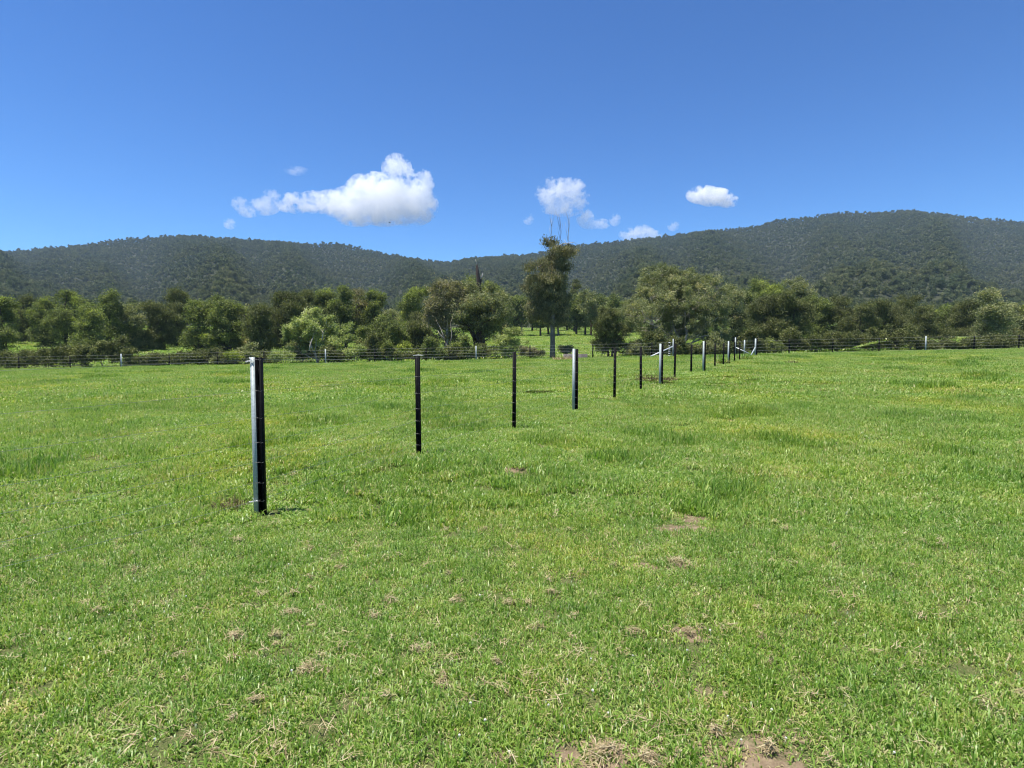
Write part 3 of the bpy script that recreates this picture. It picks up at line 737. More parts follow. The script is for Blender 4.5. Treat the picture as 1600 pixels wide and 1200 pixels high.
# --- right of the broad gum
bulk('olive tree touching the right side of the broad gum', 84, 1146, [(1143, 457, 15, 11), (1140, 478, 20, 18), (1150, 505, 24, 24), (1146, 535, 26, 18)], 'olive', 230, tips=0.06)
bulk('dark tree behind the strainer post with the short brace', 88, 1172, [(1166, 466, 14, 12), (1174, 482, 16, 18), (1170, 510, 24, 24), (1174, 538, 24, 16)], 'green', 210)
bulk('tree with a yellow green cap above the strainer post', 96, 1192, [(1187, 447, 14, 9), (1190, 462, 20, 14), (1195, 485, 24, 24)], 'green', 170, tips=0.3)
bulk('tree with the brightest yellow crown right of the strainer post', 92, 1212, [(1204, 456, 11, 8), (1218, 452, 10, 8), (1212, 470, 20, 14), (1214, 495, 22, 24)], 'green', 180, tips=0.45)
bulk('broad dark casuarina right of the strainer post', 76, 1200, [(1186, 492, 18, 18), (1206, 484, 20, 20), (1196, 512, 26, 22), (1204, 538, 26, 18)], 'dark', 320, **CA)
bulk('dark casuarina at the right edge of the photo', 74, 1240, [(1232, 478, 18, 18), (1250, 486, 18, 20), (1240, 512, 26, 24), (1236, 538, 26, 18)], 'dark', 320, **CA)
bulk('tall olive tree behind the right edge casuarina', 96, 1246, [(1244, 450, 15, 13), (1256, 462, 18, 16), (1248, 490, 24, 26)], 'olive', 190, tips=0.05)
# --- beyond the picture's own edges, the same belt goes on
GO = 'creek trees beyond the edges of the photo'
mr_ = np.random.default_rng(5)
kinds = ['dark', 'green', 'olive', 'dark', 'green']
for j, px in enumerate(list(range(-30, 345, 34)) + list(range(1276, 1650, 34))):
    kd = kinds[int(mr_.integers(5))]; tp = 468 + mr_.uniform(-14, 16); Y_ = mr_.uniform(76, 98); w0 = mr_.uniform(14, 20)
    kw = CA if kd == 'dark' else {}
    side = 'left' if px < 800 else 'right'
    bulk('creek tree standing outside the %s edge of the photo' % side, Y_, px,
         [(px + mr_.uniform(-6, 6), tp + 10, w0 * .8, 13), (px + mr_.uniform(-8, 8), tp + 32, w0 + 5, 22), (px, tp + 62, w0 + 9, 26)], kd, 190 if kd != 'dark' else 230, tips=0.15 if kd == 'green' else 0, group=GO + ', ' + side, **kw)

# --- paddock trees in a row on the slope
GP = 'shade trees in a row on the green slope'
def row_tree(label, px, top, hw, Y=134, base=528, bk=None, kind='green', lean=0):
    h_ = 512 - top
    return tree('shade_tree', label, Y, px, [(px + lean, top + h_ * .25, hw * .75, h_ * .27), (px - hw * .3 + lean * .5, top + h_ * .55, hw * .8, h_ * .3), (px + hw * .35, top + h_ * .62, hw * .75, h_ * .3), (px, top + h_ * .82, hw * .8, h_ * .18)],
                170, 70, (0.32, 0.15), kind, bk or M_bark_dark, 3.2, 0.7, 0.1, GP, limbs=7, cl_r=(0.6, 1.1), fork=0.3)
row_tree('shade tree at the left end of the row, half hidden by the leafy shrub', 801, 466, 15)
row_tree('shade tree on a thick pale trunk, second in the row from the left', 815, 460, 19, bk=M_bark_grey)
row_tree('small short shade tree just left of the tall gum trunk', 844, 490, 11, base=528)
row_tree('shade tree right behind the tall gum trunk', 857, 464, 18, Y=138)
row_tree('shade tree first in the row right of the tall gum trunk', 872, 462, 19, bk=M_bark_grey)
row_tree('shade tree in the middle of the right half of the row', 900, 458, 20)
row_tree('slim shade tree left of the reddish trunk', 914, 478, 12)
row_tree('shade tree on a reddish trunk at the right end of the row', 923, 452, 20, Y=130, bk=M_bark_red, kind='olive')
tree('cypress_tree', 'narrow dark tree behind the right shoulder of the tall gum', 150, 897, [(899, 447, 6, 10), (898, 462, 9, 14), (897, 485, 11, 18)], 90, 90, (0.4, 0.1), 'dark', M_bark_dark, 3, 0.9, 0.3, cl_r=(0.6, 0.9), limbs=5)
for (px, tp, hw, Y_, lb) in ((790, 470, 18, 165, 'dark backing tree behind the left end of the shade tree row'), (832, 466, 24, 170, 'dark backing tree left of the tall gum crown'),
                            (886, 470, 26, 168, 'dark backing tree right of the tall gum trunk'), (938, 458, 18, 160, 'backing tree above the low casuarina'),
                            (962, 464, 18, 128, 'tree filling the gap between the low casuarina and the broad gum'), (985, 476, 16, 150, 'dark tree glimpsed through the left side of the broad gum')):
    tree('backing_tree', lb, Y_, px, [(px, tp + 12, hw * .7, 12), (px - hw * .3, tp + 28, hw * .9, 18), (px + hw * .3, tp + 34, hw * .9, 18)], 150, 80, (0.36, 0.17), 'green', M_bark_dark, 3, 0.7, 0.1, 'trees behind the shade tree row', limbs=6, cl_r=(0.8, 1.3), fork=0.3)

# --- shrubs along the creek side of the fence
GS = 'shrubs along the boundary fence'
def shrub(label, Y, bx, lobes, kind, n=70, nl=80, leaf=(0.13, 0.06), cr=(0.25, 0.5), droop=0.0, nm='shrub', bk=None, grp=GS):
    return tree(nm, label, Y, bx, lobes, n, nl, leaf, kind, bk or M_bark_grey, 1.6, 0.7, droop, grp, limbs=6, stems=3, cl_r=cr, fork=0.05, cat='shrub', wood='stems', shell=1.2)
shrub('brownish dome shaped shrub left of the tall gum trunk', 60, 829, [(828, 553, 19, 8), (822, 548, 10, 6)], 'brown', 60, 90)
shrub('small brownish shrub right of the tall gum trunk', 60, 886, [(886, 548, 11, 7)], 'brown', 40, 90)
shrub('leafy bright shrub at the right foot of the paired gums', 61, 800, [(800, 520, 14, 10), (788, 534, 18, 12), (812, 536, 14, 9), (794, 549, 24, 9)], 'bright', 150, 75)
shrub('dark shrub under the right of the paired gums', 62, 762, [(762, 551, 16, 9), (748, 548, 12, 8)], 'dark', 60, 100)
shrub('pale low shrub right of the low pale tree', 57, 556, [(552, 553, 17, 7), (562, 547, 9, 7)], 'bright', 60, 75)
shrub('sprawling pale shrub in front of the low pale tree left side', 56.5, 444, [(446, 556, 18, 7), (430, 560, 10, 5)], 'bright', 50, 75)
shrub('bright green weed bush beyond the fence at the left edge', 57, 367, [(367, 556, 11, 8)], 'tip', 30, 70)
shrub('bright green bush between the rounded tree and the second post', 62, 632, [(632, 545, 14, 10), (624, 556, 12, 6)], 'tip', 50, 70)
under = [
 (352, 'dark', 'dark bush at the left edge of the photo behind the wires'), (388, 'green', 'dark bush just left of the nearest post head'), (412, 'dark', 'dark bush right behind the nearest post head'),
 (472, 'green', 'green bush in front of the low pale tree trunk'), (520, 'dark', 'dark bush right of the first pale boundary post'), (578, 'dark', 'dark bush left of the second post, beside a black boundary picket'),
 (606, 'green', 'mid green bush under the rounded tree'), (650, 'dark', 'dark bush behind the head of the second post'), (676, 'green', 'green bush under the left one of the paired gums'),
 (704, 'dark', 'dark bush at the pale trunk of the left paired gum'), (728, 'green', 'green bush left of the second pale boundary post'), (1000, 'green', 'bush between the low casuarina and the braced corner post'),
 (1026, 'dark', 'dark bush behind the slanting brace'), (1060, 'dark', 'dark bush at the broad gum trunk'), (1088, 'dark', 'dark bush under the broad gum right of its trunk'), (1118, 'green', 'bush right of the broad gum behind the far pickets'),
 (1146, 'dark', 'dark bush behind the gateway post'), (1176, 'dark', 'dark bush behind the end strainer post'), (1204, 'green', 'bush right of the end strainer post'), (1236, 'dark', 'dark bush nearest the right edge of the photo')]
for q_, (px, kd, lb) in enumerate(under):
    ub = 560 - (px - 800) * 0.018; uh = 7 + (q_ * 11 % 7) * 2.4
    kd = 'olive' if kd == 'green' and q_ % 2 else kd
    shrub(lb, 57.5 + (q_ * 5 % 4) * 0.8, px, [(px - 9, ub - uh * .7, 15, uh * .8), (px + 9, ub - uh * .5, 16, uh * .7), (px + (q_ * 5 % 9) - 4, ub - uh * 1.3, 8, uh * .7)], kd, 90, 80, leaf=(0.17, 0.075), cr=(0.3, 0.6))
for px in list(range(-20, 345, 30)) + list(range(1272, 1640, 30)):
    sd_ = 'left' if px < 800 else 'right'
    ub = 560 - (px - 800) * 0.018; uh = 7 + (px * 7 % 11) * 1.5
    shrub('undergrowth bush outside the %s edge of the photo' % sd_, 58.5, px, [(px - 7, ub - uh * .8, 15, uh * .8), (px + 7, ub - uh * .6, 15, uh * .7), (px, ub - uh * 1.3, 10, uh * .6)], 'dark', 80, 80, leaf=(0.17, 0.075), cr=(0.3, 0.6), grp='undergrowth bushes beyond the %s edge' % sd_)

# ------------------------------------------------------------------ forest on the hills (uncountable)
M_forest = leaf_mat('forest_canopy', [(0, (0.052, 0.070, 0.030)), (0.5, (0.105, 0.128, 0.055)), (0.8, (0.165, 0.185, 0.08)), (1, (0.25, 0.245, 0.125))], 0.2, 0.6, 0.25,
                    field=[(0.006, 0.42, 0.68, (1.25, 1.12, 0.95)), (0.015, 0.48, 0.7, (0.72, 0.86, 0.92))], rand=0.35)
M_fbark = M_bark_grey
def forest_proto(k, fine=False):
    r = np.random.default_rng(900 + k)
    n = 22 if fine else 18; hh = r.uniform(9, 12)
    lobes = [((r.uniform(-1.4, 1.4), r.uniform(-1.4, 1.4), hh - r.uniform(1, 4.5)), (r.uniform(1.6, 2.8), r.uniform(1.6, 2.8), r.uniform(1.2, 2.2))) for _ in range(4)]
    C, _ = clumps_in(lobes, n, 900 + k, 1.5); rad = r.uniform(0.8, 1.5, n)
    me = leaf_mesh('forest_tree', C, rad, 230 if fine else 60, 0.38 if fine else 0.75, 0.2 if fine else 0.42, M_forest, 0.1, 0.8, 950 + k)
    return me
fp = [forest_proto(k) for k in range(8)] + [forest_proto(k + 20, True) for k in range(6)]
def forest_points():
    out = []
    step = 6.6
    r_ = np.random.default_rng(77)
    # polar-ish stratified points in the wedge the picture could see, a little wider
    for (y0, y1, st) in ((205, 330, 7.5), (330, 1420, 6.9)):
        ys = np.arange(y0, y1, st); xm = y1 * 1.08
        xs = np.arange(-xm, xm, st); X, Y = np.meshgrid(xs, ys)
        X = X.ravel() + r_.uniform(-.48, .48, X.size) * st; Y = Y.ravel() + r_.uniform(-.48, .48, Y.size) * st
        k = np.abs(X) < Y * 1.02 + 12
        out.append(np.stack([X[k], Y[k]], -1))
    P = np.concatenate(out); X, Y = P[:, 0], P[:, 1]
    px = 800 + F * X / Y
    # open slope between the creek trees and the wood in the middle of the view
    k = ~((Y < 190) & (px > 770) & (px < 1010))
    k &= ~((Y < 172) & (px >= 620) & (px <= 1120))
    return P[k]
P = forest_points(); X, Y = P[:, 0], P[:, 1]; n = len(P)
print('forest', n)
Z = H(X, Y); sc = (0.62 + 0.5 * rng.random(n) ** 1.3) * np.where(Y < 330, 0.8, 1.0) * (1 + 0.18 * vnoise(X, Y, 0.012, 33))
tallr = (rng.random(n) < 0.02) & (Y > 330); sc = np.where(tallr, sc * 1.35, sc)
scatter('forest', np.stack([X, Y, Z - 0.5], -1), np.stack([rng.normal(0, .06, n), rng.normal(0, .06, n), rng.uniform(0, 6.28, n)], -1),
        np.stack([sc * rng.uniform(0.8, 1.1, n), sc * rng.uniform(0.8, 1.1, n), sc], -1), np.where(Y < 520, rng.integers(8, 14, n), rng.integers(0, 8, n)), fp, 'grey green eucalypt forest covering the hills', 'forest')

# ------------------------------------------------------------------ fences
def galv(name, c):
    return simple_mat(name, c, tuple(x * 0.72 for x in c), scale=60, rough=0.6, metal=0.25, spec=0.5)
M_galv = galv('galvanised_steel', (0.40, 0.45, 0.45))
M_black = simple_mat('black_bitumen_coating', (0.006, 0.007, 0.009), (0.003, 0.003, 0.004), scale=40, rough=0.6, spec=0.06)
M_wire = simple_mat('plain_wire', (0.36, 0.37, 0.35), (0.25, 0.25, 0.25), scale=50, rough=0.4, metal=0.5)
M_tie = simple_mat('tie_wire', (0.42, 0.38, 0.36), (0.3, 0.26, 0.24), scale=50, rough=0.45, metal=0.3)
M_brightwire = simple_mat('bright_new_wire', (0.75, 0.76, 0.78), (0.6, 0.6, 0.62), scale=50, rough=0.4, metal=0.3)
M_white = simple_mat('white_insulator', (0.8, 0.8, 0.78), (0.65, 0.65, 0.62), scale=20, rough=0.5)

def y_post_mesh(h, fl=0.036, th=0.0045, sink=0.35):
    """three-flanged steel picket with a pointed notch at the head"""
    mb = MB()
    for k in range(3):
        a = k * 2 * PI / 3 + PI / 2
        mb.box(0.0, fl, -th / 2, th / 2, -sink, h - (0.006 if k else 0), rz=a)
        mb.box(fl, fl + 0.004, -th * 0.9, th * 0.9, -sink, h - 0.012, rz=a)
    mb.tube([(0, 0, -sink), (0, 0, h)], 0.008, 6)
    return mb.mesh('picket', M_black)

def tie_mesh(wr=0.0011, r0=0.042):
    mb = MB(); n = 10
    pts = [(math.cos(a) * r0 - 0.006, math.sin(a) * r0, 0.004 * math.sin(3 * a)) for a in np.linspace(-PI * 1.02, 0.05, n)]
    mb.tube(pts, wr, 4, cap=False)
    mb.tube([pts[0], (pts[0][0] - 0.012, pts[0][1] + 0.01, 0.006)], wr, 4, cap=False)
    return mb.mesh('wire_tie', M_tie)

posts = []
for (px, py, pt, kd) in LINE:
    Yp = 900 * AX / (VP - px); Xp = (px - 800) / F * Yp
    z = Hs(Xp, Yp); p = at(px, pt, Yp); posts.append((Vector((Xp, Yp, z)), p.z - z, kd))
print('posts', [(round(p.x, 2), round(p.y, 2), round(p.z, 2), round(h, 2)) for p, h, k in posts])
ldir = Vector((0.5556, 1, 0)).normalized(); rz_line = math.atan2(ldir.y, ldir.x) - PI / 2
fence = empty('wire_fence', posts[0][0], 'wire fence of black pickets and grey faced posts running away to the right', 'fence')
ywire = [0.985, 0.79, 0.62, 0.465, 0.34, 0.21, 0.095]
tie_me = tie_mesh(); y_cache = {}
def channel_post(parent, loc, h, detail=True, scale=1.0):
    """steel post: a pale galvanised face on the left, a dark open channel on the right"""
    root = bpy.data.objects.new('post', None); COL.objects.link(root); root.parent = parent; root.location = loc
    root['label'] = 'steel post with a pale grey face and a black channel'
    s_ = scale
    mb = MB(); mb.box(-0.062 * s_, -0.012 * s_, -0.030 * s_, -0.026 * s_, -0.35, h)
    mb.box(-0.062 * s_, -0.058 * s_, -0.026 * s_, 0.03 * s_, -0.35, h - 0.001)
    mb.box(-0.0118 * s_, -0.009 * s_, -0.036 * s_, -0.022 * s_, -0.35, h - 0.0005); mb.build('galvanised_face', M_galv, root)
    mb = MB(); mb.box(-0.0085 * s_, -0.0045 * s_, -0.026 * s_, 0.04 * s_, -0.35, h - 0.004)
    mb.box(-0.0045 * s_, 0.060 * s_, 0.036 * s_, 0.040 * s_, -0.35, h - 0.004)
    mb.box(0.056 * s_, 0.060 * s_, -0.026 * s_, 0.0358 * s_, -0.35, h - 0.004)
    mb.box(0.040 * s_, 0.0558 * s_, -0.0258 * s_, -0.022 * s_, -0.35, h - 0.006)
    mb.box(0.020 * s_, 0.026 * s_, 0.018 * s_, 0.0358 * s_, -0.35, h - 0.006)
    mb.build('black_channel', M_black, root)
    if not detail: root
    return root
for i, (p, h, kd) in enumerate(posts):
    rel = p - fence.location
    if kd == 'c':
        r_ = channel_post(fence, rel, h, scale=0.80 if i == 0 else 0.95)
    else:
        hk = round(h, 2)
        if hk not in y_cache: y_cache[hk] = y_post_mesh(h)
        r_ = obj('post', y_cache[hk], fence, rel)
        r_['label'] = 'slim black picket'
        r_.rotation_euler = (R(random.uniform(-.6, .6)), R(random.uniform(-.8, .8)), rz_line + R(random.uniform(-6, 6)))
    if i < 7:
        for f in ywire:
            if i > 0 and f == ywire[0]: continue
            t_ = obj('wire_tie', tie_me, r_, (0.018 if kd == 'c' else 0, -0.012, h * f))
            if kd == 'c': t_.scale = (0.85, 1.0, 1)
# twisted bright wire at the head and low on the first post, cap wire on the second
def twist(parent, z, L, seed, r0=0.0028):
    r = np.random.default_rng(seed); mb = MB()
    for k in range(3):
        pts = [Vector((x, -0.037 + 0.006 * math.sin(x * 160 + k * 2), z + 0.006 * math.cos(x * 160 + k * 2) + 0.15 * x)) for x in np.linspace(-0.062 - L, -0.004, 16)]
        mb.tube(pts, r0, 4)
    mb.tube([(-0.05, -0.038, z + 0.03), (-0.04, -0.042, z + 0.01), (-0.015, -0.04, z)], r0, 4)
    mb.build('wire_twist', M_brightwire, parent)
first = [o for o in fence.children if o.name.startswith('post')][0]
twist(first, posts[0][1] - 0.03, 0.022, 1, 0.0018); twist(first, 0.14, 0.025, 2, 0.0018)
second = [c for c in fence.children if c.name.startswith('post')][1]
mb = MB(); h1 = posts[1][1]
mb.tube([(-0.075, 0, h1 + 0.004), (-0.02, 0.004, h1 + 0.008), (0.03, -0.003, h1 + 0.009), (0.085, 0, h1 + 0.005)], 0.0035, 5); mb.tube([(-0.02, 0, h1 + 0.004), (0.0, 0.006, h1 + 0.014), (0.02, 0, h1 + 0.004)], 0.003, 5)
mb.build('top_clip', M_brightwire, second)
# line wires: pass every post, sagging a little, and run on out to the left
endp = at(1181, 557, 40.2); endz = Hs(endp.x, endp.y); endloc = Vector((endp.x, endp.y, endz)); endh = at(1181, 529, 40.2).z - endz
for f in ywire:
    stops = []
    X0 = -AX + 0.5556 * 2.9; p0 = Vector((X0, 2.9, Hs(X0, 2.9) + 1.4 * f)); stops.append(p0)
    for p, h, kd in posts: stops.append(p + Vector((0, 0, h * f)) + Vector((-0.02, -0.035, 0)))
    stops.append(endloc + Vector((0, 0, endh * f * 0.97)))
    pts = []
    for a, b in zip(stops[:-1], stops[1:]):
        for t in (0, 0.25, 0.5, 0.75):
            q = a.lerp(b, t); q.z -= 0.012 * math.sin(PI * t) * (a - b).length / 2.5; pts.append(q)
    pts.append(stops[-1])
    mb = MB(); mb.tube([q - fence.location for q in pts], 0.0011, 4); mb.build('line_wire', M_wire, fence)
# end strainer of the line with its brace
def pipe(parent, nm, a, b, r0, m, k=8):
    mb = MB(); mb.tube([a, b], r0, k); return mb.build(nm, m, parent, smooth=False)
rel = endloc - fence.location
er = channel_post(fence, rel, endh, scale=1.35); er['label'] = 'tall grey strainer post at the far end'
pipe(fence, 'brace', at(1172.5, 557, 39.6) - fence.location, at(1180, 543, 40.1) - fence.location, 0.045, M_galv)

# boundary fence across the far side, left run
def boundary(label, pxs, Y0, Y1, px0, px1, strainers, x_wire0, x_wire1, nwire=5):
    def Yat(px): return Y0 + (Y1 - Y0) * (px - px0) / (px1 - px0)
    def foot(px):
        Yp = Yat(px); X = (px - 800) / F * Yp; return Vector((X, Yp, Hs(X, Yp)))
    o = empty('boundary_fence', foot(pxs[len(pxs) // 2][0]), label, 'fence', None); L = o.location
    ym = {}
    for (px, kd) in pxs:
        p = foot(px); h = {'d': 1.22, 'l': 1.28, 's': 1.5}[kd]
        if kd == 'd':
            if kd not in ym: ym[kd] = y_post_mesh(h, 0.05, 0.008)
            q = obj('post', ym[kd], o, p - L)
        elif kd == 'l':
            mb = MB(); mb.tube([(0, 0, -.3), (0, 0, h)], 0.055, 8); q = mb.build('post', M_galv, o, loc=p - L); q['label'] = 'pale grey post'
        else:
            q = channel_post(o, p - L, h, scale=1.3); q['label'] = 'grey strainer post'
    a, b = foot(x_wire0), foot(x_wire1)
    n = 60
    for j in range(nwire):
        z = 0.10 + j * (1.08 / (nwire - 1)); pts = []
        for i in range(n + 1):
            px = x_wire0 + (x_wire1 - x_wire0) * i / n; p = foot(px); pts.append(p + Vector((0, -0.06, z)) - L)
        mb = MB(); mb.tube(pts, 0.0032, 4); mb.build('fence_wire', M_tape, o)
    return o, foot
M_tape = simple_mat('pale_fence_tape', (0.62, 0.60, 0.55), (0.45, 0.43, 0.4), scale=4, rough=0.5)
lx = [(-60, 'd'), (30, 'd'), (110, 'd'), (190, 'l'), (265, 'd'), (340, 'd'), (413, 'd'), (509, 'l'), (586, 'd'), (666, 'd'), (744, 'l'), (828, 'd'), (926, 'd'), (1018, 'd'), (1052, 's')]
bf, foot = boundary('long boundary fence with pale horizontal wires crossing behind the paddock on the left', lx, 50, 48.5, -60, 1052, [], -60, 1052)
pipe(bf, 'brace', at(1011, 559.5, 47.6) - bf.location, at(1051, 541.5, 48.4) - bf.location, 0.05, M_brightwire)
rx = [(1149, 's'), (1162.5, 'l'), (1232, 'd'), (1300, 'd'), (1372, 'd'), (1445, 'l'), (1520, 'd'), (1590, 'd'), (1660, 'd')]
bf2, foot2 = boundary('boundary fence right of the gateway, mostly in front of dark casuarinas', rx, 48.5, 50, 1149, 1660, [], 1149, 1660)
pipe(bf2, 'brace', at(1150, 543, 48.4) - bf2.location, at(1171, 552.5, 48.0) - bf2.location, 0.035, M_brightwire)

# banded electric fence post
bp_ = Vector(((1045.5 - 800) / F * 51, 51, 0)); bp_.z = Hs(bp_.x, bp_.y)
bo = empty('insulated_post', bp_, 'dark post ringed with white insulators beside the braced gateway post', 'post')
mb = MB(); mb.tube([(0, 0, -.3), (0, 0, 1.32)], 0.045, 8); mb.build('pole', M_black, bo)
for z in (0.12, 0.30, 0.50, 0.68, 0.95, 1.24):
    mb = MB(); mb.tube([(0, 0, z - 0.035), (0, 0, z - 0.015), (0, 0, z + 0.015), (0, 0, z + 0.035)], [0.05, 0.10, 0.10, 0.05], 10); mb.build('insulator', M_white, bo)

# round concrete trough
M_conc = simple_mat('weathered_concrete', (0.16, 0.14, 0.125), (0.07, 0.06, 0.055), scale=3, rough=0.95, bump=0.4)
M_conc_d = simple_mat('trough_water', (0.03, 0.035, 0.03), (0.02, 0.02, 0.02), scale=2, rough=0.1)
tw = Vector(((899 - 800) / F * 49, 49, 0)); tw.z = Hs(tw.x, tw.y)
tr_ = empty('water_trough', tw, 'low round concrete water trough behind the fourth post', 'trough')
def ring_mesh(ro, ri, z0, z1, k, m, name):
    v = []; q = []
    for z, r_ in ((z0, ro), (z1, ro), (z1, ri), (z0 + 0.1, ri)):
        for j in range(k):
            a = 2 * PI * j / k; v.append((math.cos(a) * r_, math.sin(a) * r_, z))
    for s_ in range(3):
        for j in range(k): q.append([s_ * k + j, s_ * k + (j + 1) % k, (s_ + 1) * k + (j + 1) % k, (s_ + 1) * k + j])
    return np_mesh(name, v, [q], m)
obj('basin', ring_mesh(1.02, 0.9, -0.3, 0.42, 32, M_conc, 'basin'), tr_)
mb = MB(); mb.tube([(0, 0, 0.30), (0, 0, 0.31)], 0.899, 32); mb.build('water_surface', M_conc_d, tr_)

# ------------------------------------------------------------------ weeds, dry clumps, flowers
M_weed = leaf_mat('reddish_weed', [(0, (0.06, 0.055, 0.025)), (0.5, (0.13, 0.10, 0.05)), (1, (0.26, 0.2, 0.11))], 0.25, 0.6, 0.3)
def weed(name, label, px, py, wpx, hm, mat, n=260, bw=0.006, group=None, cat='weed', lean=0.9):
    p = ground_at(px, py); rad = wpx / 2 * p.y / F
    v, q, t, a = blades(n, rad, hm, bw, lean, 0.4, 0.25, 0.1, int(px * 7 + py))
    rr2 = np.hypot(v[:, 0], v[:, 1]); 
    me = np_mesh(name, v, [q, t], mat, {'tint': ('POINT', a)})
    o = obj(name, me, None, (p.x, p.y, Hs(p.x, p.y))); tag(o, label, cat, group)
    return o
weed('weed_clump', 'reddish brown weed clump at the foot of the third grey faced post', 1015, 597, 34, 0.26, M_weed, 420, 0.014)
weed('weed_clump', 'smaller reddish weed clump just right of the third grey faced post', 1045, 597, 18, 0.22, M_weed, 200, 0.014)
weed('weed_clump', 'brown weed clump left of the nearest post at the photo edge', 358, 794, 44, 0.10, M_weed, 300, 0.006)
weed('weed_clump', 'faint brown weed clump far out near the right edge of the photo', 1237, 569, 14, 0.2, M_weed, 120, 0.02)
weed('weed_clump', 'dark green weed tuft beside the foot of the tenth post', 1128, 569, 14, 0.42, M_grass, 200, 0.03)
weed('weed_clump', 'green weed tuft in front of the brace at the far end', 1163, 562, 22, 0.35, M_grass, 260, 0.03)
weed('dry_grass_tuft', 'pale dry grass tuft left of the round trough', 880, 563, 30, 0.35, M_straw, 300, 0.02, cat='grass tuft')

DRY = [(797, 946, 26), (712, 944, 24), (862, 930, 22), (480, 1050, 40), (455, 962, 30), (430, 998, 22), (370, 1000, 30), (610, 942, 24), (585, 968, 20), (690, 1075, 22), (988, 992, 30), (1075, 990, 20),
       (1060, 882, 44), (615, 780, 16), (840, 985, 22), (1205, 1040, 16), (870, 803, 12), (1190, 1000, 14), (775, 1040, 18), (650, 1020, 24), (400, 1100, 26), (945, 1180, 60), (1015, 1195, 40), (1200, 1178, 22), (365, 1130, 20), (530, 890, 16), (700, 900, 14), (755, 830, 16), (1120, 1150, 26), (1060, 1190, 20)]
def straws(cx, cy, rx, ry, th, n, L, wd, z0, zr, r):
    P = r.normal(0, 0.5, (n, 2)) * [rx, ry]; c_, s_ = math.cos(th), math.sin(th); P = P @ np.array([[c_, s_], [-s_, c_]]) + [cx, cy]
    a = th + r.normal(0, 0.9, n); l = L * r.uniform(0.4, 1.5, n); el = r.normal(0, 0.28, n); bend = r.normal(0, 0.5, n)
    V = np.zeros((n, 3, 2, 3)); h = H(P[:, 0], P[:, 1]) + z0 + np.abs(r.normal(0, zr, n)) * np.exp(-((P[:, 0] - cx) ** 2 + (P[:, 1] - cy) ** 2) / (rx * ry + 1e-6))
    for i in range(3):
        t = (i - 1) * 0.5; aa = a + bend * (i - 1) * 0.5; d = np.stack([np.cos(aa), np.sin(aa)], -1); sd = np.stack([-np.sin(aa), np.cos(aa)], -1)
        for j, sg in enumerate((-1, 1)):
            w_ = wd * r.uniform(0.6, 1.2, n) * (0.35 if i != 1 else 1.0)
            V[:, i, j, :2] = P + d * (l * t)[:, None] + sd * (sg * w_ / 2)[:, None]; V[:, i, j, 2] = np.maximum(h + np.sin(el) * l * t - 0.15 * l * t * t, h - z0 + 0.008)
    b = np.arange(n)[:, None] * 6; q = np.concatenate([b + [[0, 1, 3, 2]], b + [[2, 3, 5, 4]]])
    return V.reshape(-1, 3), q, np.repeat(np.clip(r.normal(0.58, 0.28, n), 0, 1), 6)
DV = []; DQ = []; DA = []; c = 0; r = np.random.default_rng(404); jobs = []
for i, (px, py, wp) in enumerate(DRY):
    p = ground_at(px, py); rad = wp / 2 * p.y / F
    jobs.append((p.x, p.y, rad * 1.0, rad * r.uniform(0.5, 0.9), r.uniform(-.7, .7), int(30 + wp * 1.8), rad * r.uniform(0.7, 1.2), 0.0032, 0.018, 0.02))
    if i % 2: jobs.append((p.x + r.normal(0, rad), p.y + r.normal(0, rad), rad * 0.9, rad * 0.5, r.uniform(0, PI), int(10 + wp * .5), rad, 0.0032, 0.016, 0.01))
for i in range(650):                                   # loose litter over the whole foreground
    y_ = 2 + 9 * r.random() ** 1.3; x_ = r.uniform(-1, 1) * (y_ * 0.95 + 0.4); k_ = r.uniform(0.02, 0.10)
    jobs.append((x_, y_, k_, k_ * 0.7, r.uniform(0, PI), int(r.integers(2, 16)), 0.05 * r.uniform(0.5, 1.6), 0.0030 + 0.0004 * y_, 0.03, 0.012))
for jb in jobs:
    v, q, a = straws(*jb, r); DV.append(v); DQ.append(q + c); DA.append(a); c += len(v)
o = obj('dry_grass', np_mesh('dry_grass', np.concatenate(DV), [np.concatenate(DQ)], M_straw, {'tint': ('POINT', np.concatenate(DA))}))
tag(o, 'mats and loose stalks of dead pale mown grass lying on the turf', 'dry grass', kind='stuff')

# white clover heads
def clover_head():
    r = np.random.default_rng(3); mb = MB()
    mb.tube([(0, 0, 0), (0.003, 0, 0.03), (0.001, 0.002, 0.05)], 0.0008, 4)
    for k in range(36):
        u = r.uniform(-0.4, 1); a = r.uniform(0, 2 * PI); s_ = math.sqrt(max(0, 1 - u * u)); d = Vector((math.cos(a) * s_, math.sin(a) * s_, u))
        b_ = Vector((0, 0, 0.052)); mb.tube([b_ + d * 0.002, b_ + d * 0.0075], [0.0012, 0.0018], 4)
    return mb.mesh('clover_flowers', M_petal)
ch = clover_head(); PP = []
fr = np.random.default_rng(31)
for (px, py) in [(888, 1072), (925, 1092), (1138, 1136), (950, 1126), (735, 1115), (760, 1140), (920, 1038), (1110, 996), (790, 1190), (1200, 1120), (858, 1110), (985, 1030), (1006, 720), (1009, 717), (975, 755), (720, 1163), (1072, 1028), (1160, 1165), (1225, 1165)]:
    p = ground_at(px, py); PP.append((p.x, p.y, Hs(p.x, p.y)))
for _ in range(14):
    y_ = fr.uniform(2, 4); x_ = fr.uniform(-1, 1) * y_; PP.append((x_, y_, Hs(x_, y_)))
n = len(PP)
scatter('clover_flowers', PP, np.stack([fr.normal(0, .2, n), fr.normal(0, .2, n), fr.uniform(0, 6, n)], -1), fr.uniform(0.5, 0.8, n), np.zeros(n), [ch], 'tiny white clover flowers dotted in the foreground turf', 'clover flowers')

